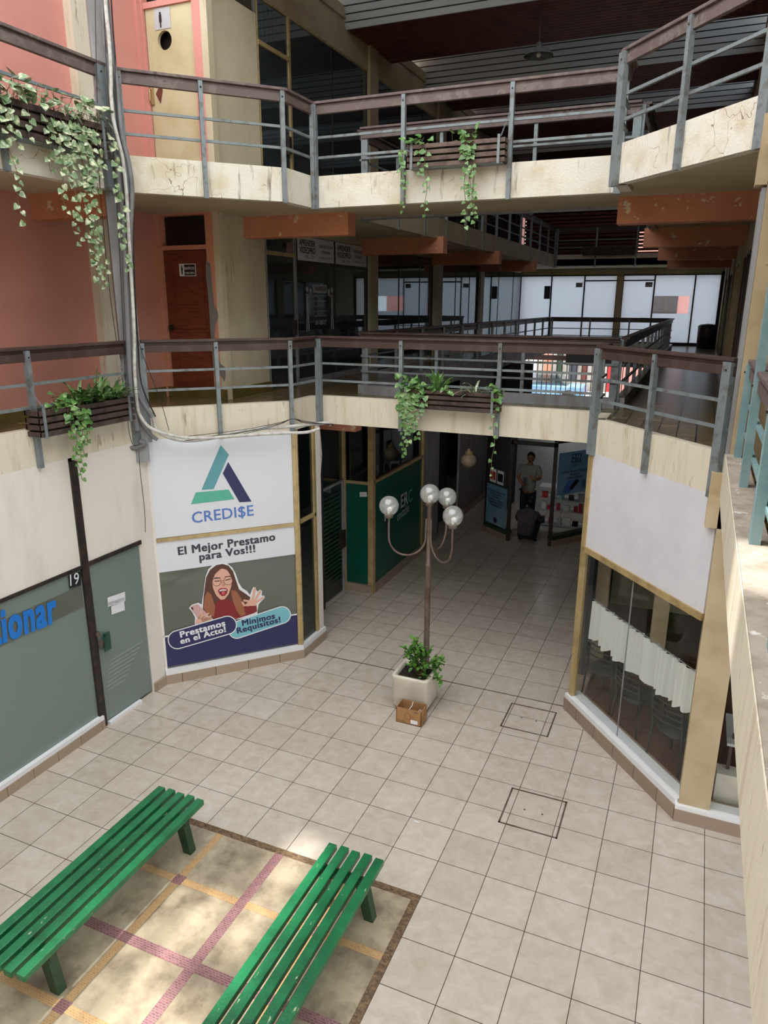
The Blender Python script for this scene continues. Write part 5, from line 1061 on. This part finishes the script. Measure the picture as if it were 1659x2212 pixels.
def f3(st, lf):
    for y, n in ((5.75, 16), (5.9, 22), (6.05, 26), (6.2, 26), (6.35, 14)): strap(lf, PW.pt(uw(y), 3.86, off - .08), n, .36, .03, 1.0, .75)
plant('clump of narrow strap leaves standing in the first-floor left planter', f3, M['leafs'], PW.pt(uw(6.05), 3.86, off), 'strap_leaf_plant')
def f4(st, lf):
    clump(st, lf, PF, fu(-3.55), fu(-3.15), 3.84, off, 60, .085, .12); 
    for x, L in ((-3.5, .55), (-3.42, .7), (-3.36, .45), (-3.3, .6), (-3.46, .85), (-3.24, .35), (-3.4, .5), (-3.18, .25)): vine(st, lf, PF.pt(fu(x), 3.84, off + .02), L, (0.03, 0), Vector((1, 0, 0)), .08, .045, nfac=Vector((.3, -1, 0)))
plant('green pothos spilling over left end of the first-floor bridge planter', f4, M['leaf'], PF.pt(fu(-3.35), 3.84, off))
def f5(st, lf):
    strap(lf, PF.pt(fu(-3.05), 3.82, off - .08), 22, .34, .03, 1.3, .5); clump(st, lf, PF, fu(-3.15), fu(-2.85), 3.84, off, 16, .07, .08)
plant('upright broad-leaf plant in the middle of the first-floor bridge planter', f5, M['leaf'], PF.pt(fu(-3.05), 3.84, off), 'upright_plant')
def f6(st, lf): strap(lf, PF.pt(fu(-2.55), 3.82, off - .08), 16, .3, .022, .7, .9)
plant('small striped strap-leaf plant in right half of the first-floor bridge planter', f6, M['leafp'], PF.pt(fu(-2.55), 3.84, off), 'strap_leaf_plant')
def f7(st, lf):
    clump(st, lf, PF, fu(-2.32), fu(-2.2), 3.84, off, 10, .085, .09)
    vine(st, lf, PF.pt(fu(-2.25), 3.84, off + .02), 1.05, (.0, 0), Vector((1, 0, 0)), .065, .09, nfac=Vector((.3, -1, 0)))
plant('thin pothos vine at the right end of the first-floor bridge planter', f7, M['leaf'], PF.pt(fu(-2.25), 3.84, off))
def f8(st, lf):
    clump(st, lf, PF, fu(-3.45), fu(-3.15), 6.70, off, 16, .08, .09)
    for x, L in ((-3.5, .7), (-3.52, .45), (-3.3, .3), (-3.22, .75)): vine(st, lf, PF.pt(fu(x), 6.68, off + .02), L, (0.02, 0), Vector((1, 0, 0)), .065, .06, nfac=Vector((.3, -1, 0)))
plant('pothos vines at left half of the top-floor bridge planter', f8, M['leaf'], PF.pt(fu(-3.35), 6.7, off))
def f9(st, lf):
    clump(st, lf, PF, fu(-2.95), fu(-2.65), 6.70, off, 16, .085, .1)
    for x, L in ((-2.75, .95), (-2.68, .75), (-2.72, .5), (-2.66, .9)): vine(st, lf, PF.pt(fu(x), 6.68, off + .02), L, (0.06, 0), Vector((1, 0, 0)), .075, .06, nfac=Vector((.3, -1, 0)))
plant('pothos trailing down from the middle of the top-floor bridge planter', f9, M['leaf'], PF.pt(fu(-2.7), 6.7, off))

# ------------------------------------------------------------------ grey column, conduits and cables at the corner
mb = MB(); PDc = PD
mb.slab(PD, -.19, .03, 3.06, 9.8, .12, .2); tag(mb.build('steel_column', M['grey']), 'square grey steel column at the corner, behind the conduits', 'column')
def cpt(px, py, o_=.16): return PD.pt(*PD.px(px, py, o_), o_)
def conduit(path, r, m_, label, o_=.16, name='conduit', seg=10):
    pts = [cpt(x, y, o_) for x, y in path]; q = []
    for i in range(len(pts) - 1):   # smooth
        p0 = pts[max(i - 1, 0)]; p1 = pts[i]; p2 = pts[i + 1]; p3 = pts[min(i + 2, len(pts) - 1)]
        for s_ in range(6):
            t_ = s_ / 6; q.append(.5 * ((2 * p1) + (p2 - p0) * t_ + (2 * p0 - 5 * p1 + 4 * p2 - p3) * t_ * t_ + (3 * p1 - p0 - 3 * p2 + p3) * t_ ** 3))
    q.append(pts[-1]); g = MB(); g.tube(q, r, seg); return tag(g.build(name, m_), label, 'conduit' if name == 'conduit' else 'cable')
conduit([(221, -40), (222, 0), (225, 59), (227, 95), (233, 127), (240, 180), (249, 260), (258, 340), (266, 420), (272, 500), (276, 600), (281, 720), (290, 850), (300, 900), (322, 935), (340, 950)], .022, M['pipe'], 'slim dark grey conduit running down in front of the steel column', .17)
conduit([(228, -30), (234, 86), (246, 140), (255, 199), (259, 249), (264, 294), (275, 339), (283, 384), (285, 430), (282, 498), (283, 600), (288, 720), (296, 840), (330, 900)], .027, M['pipe'], 'thick dark grey conduit on the right edge of the corner bundle', .21)
conduit([(250, 335), (252, 351), (258, 396), (264, 452), (269, 500), (272, 600), (276, 700), (284, 850), (297, 930)], .035, M['pipe_l'], 'thickest light grey pipe of the corner bundle, lower half', .19)
conduit([(226, -40), (229, 20), (236, 90), (240, 165), (240, 204), (245, 256), (252, 290), (264, 339), (270, 384), (274, 430), (277, 486), (281, 560), (286, 640), (290, 720), (291, 800), (296, 870), (304, 900), (330, 927), (390, 944), (450, 946), (520, 941), (600, 936), (660, 934), (690, 926)], .020, M['pipew'], 'white wrapped conduit curving from vertical to run along under the fascia', .25)
conduit([(238, -40), (244, 60), (252, 160), (262, 260), (272, 340), (287, 420), (288, 520), (292, 640), (298, 740), (306, 830), (336, 900)], .008, M['cable'], 'black hose beside the thick conduit, right of the bundle', .17)
conduit([(330, 900), (345, 935), (400, 952), (470, 944), (540, 928), (620, 922), (700, 914), (715, 918)], .022, M['pipew'], 'upper off-white pipe along the first-floor fascia bottom', .15)
conduit([(300, 952), (312, 960), (290, 968), (277, 965)], .03, M['pipe'], 'short curled grey pipe stub under the corner column', .15)
for i, pth in enumerate(([(205, -40), (208, 140), (216, 400), (236, 620), (252, 740)], [(238, -40), (248, 130), (252, 240), (270, 450), (290, 700), (345, 860), (365, 930)], [(222, -40), (232, 180), (250, 400), (264, 660), (275, 900), (286, 960)], [(300, 975), (303, 1020), (312, 1100), (314, 1150)])):
    conduit(pth, .004, M['cable'], 'thin black cable %s' % ['at left side of the grey column', 'crossing the salmon wall and dropping to the fascia', 'running between the grey pipes', 'hanging down the white corner pillar'][i], .24, 'cable', 5)
for i, dy in enumerate((0, 4, 9)):
    conduit([(400, 952 - dy), (520, 938 - dy), (600, 918 - dy // 2), (632, 905), (660, 914 - dy // 2), (720, 916 + dy // 3)], .004, M['cable'], 'thin black cable tied along the pipes under the fascia, %s' % ['lowest', 'middle', 'top'][i], .2, 'cable', 5)
# pipes dropping in the alcove
for i, dx in enumerate((0, 8)):
    pts = [PS.pt(.75, 3.2, -.05 - .02 * i), PS.pt(.8, 3.0, -.06), PS.pt(.84, 2.8, -.07 - .03 * i), PS.pt(.80, 2.55, -.08)]
    g = MB(); g.tube(pts, .022, 8); tag(g.build('conduit', M['pipew']), '%s white pipe dropping beside the dark alcove door' % ['front', 'rear'][i], 'conduit')

# ------------------------------------------------------------------ pendant lamps
t = thing('pendant_globe', (-4.0, 13.6, 1.8), 'amber glass globe lamp hanging on a chain in the passage', 'lamp')
g = MB(); g.sphere((-4.05, 13.7, 1.9), .155, 24, 14, 0, (1, 1, .92)); g.build('glass_globe', M['globe2'], t)
g = MB(); g.lathe((-4.05, 13.7, 2.04), [(.08, 0), (.07, .04), (.03, .06), (.02, .1), (0, .1)], 14); g.build('cap', M['gold'], t)
g = MB(); g.tube([(-4.05, 13.7, 2.12), (-4.05, 13.7, 3.34)], .006, 6); g.build('chain', M['black'], t)
t = thing('dome_lamp', (-3.0, 13.3, 8.85), 'shallow dark metal dome lamp hanging below the plank roof', 'lamp')
g = MB(); g.lathe((-3.0, 13.3, 8.82), [(.24, 0), (.22, .04), (.12, .10), (.05, .14), (.04, .2), (0, .2)], 24); g.build('shade', M['steel'], t)
g = MB(); g.tube([(-3.0, 13.3, 9.0), (-3.0, 13.3, 9.56)], .01, 6); g.build('rod', M['black'], t); g = MB(); g.sphere((-3.0, 13.3, 8.84), .04, 10, 8); g.build('bulb', M['bulb'], t)
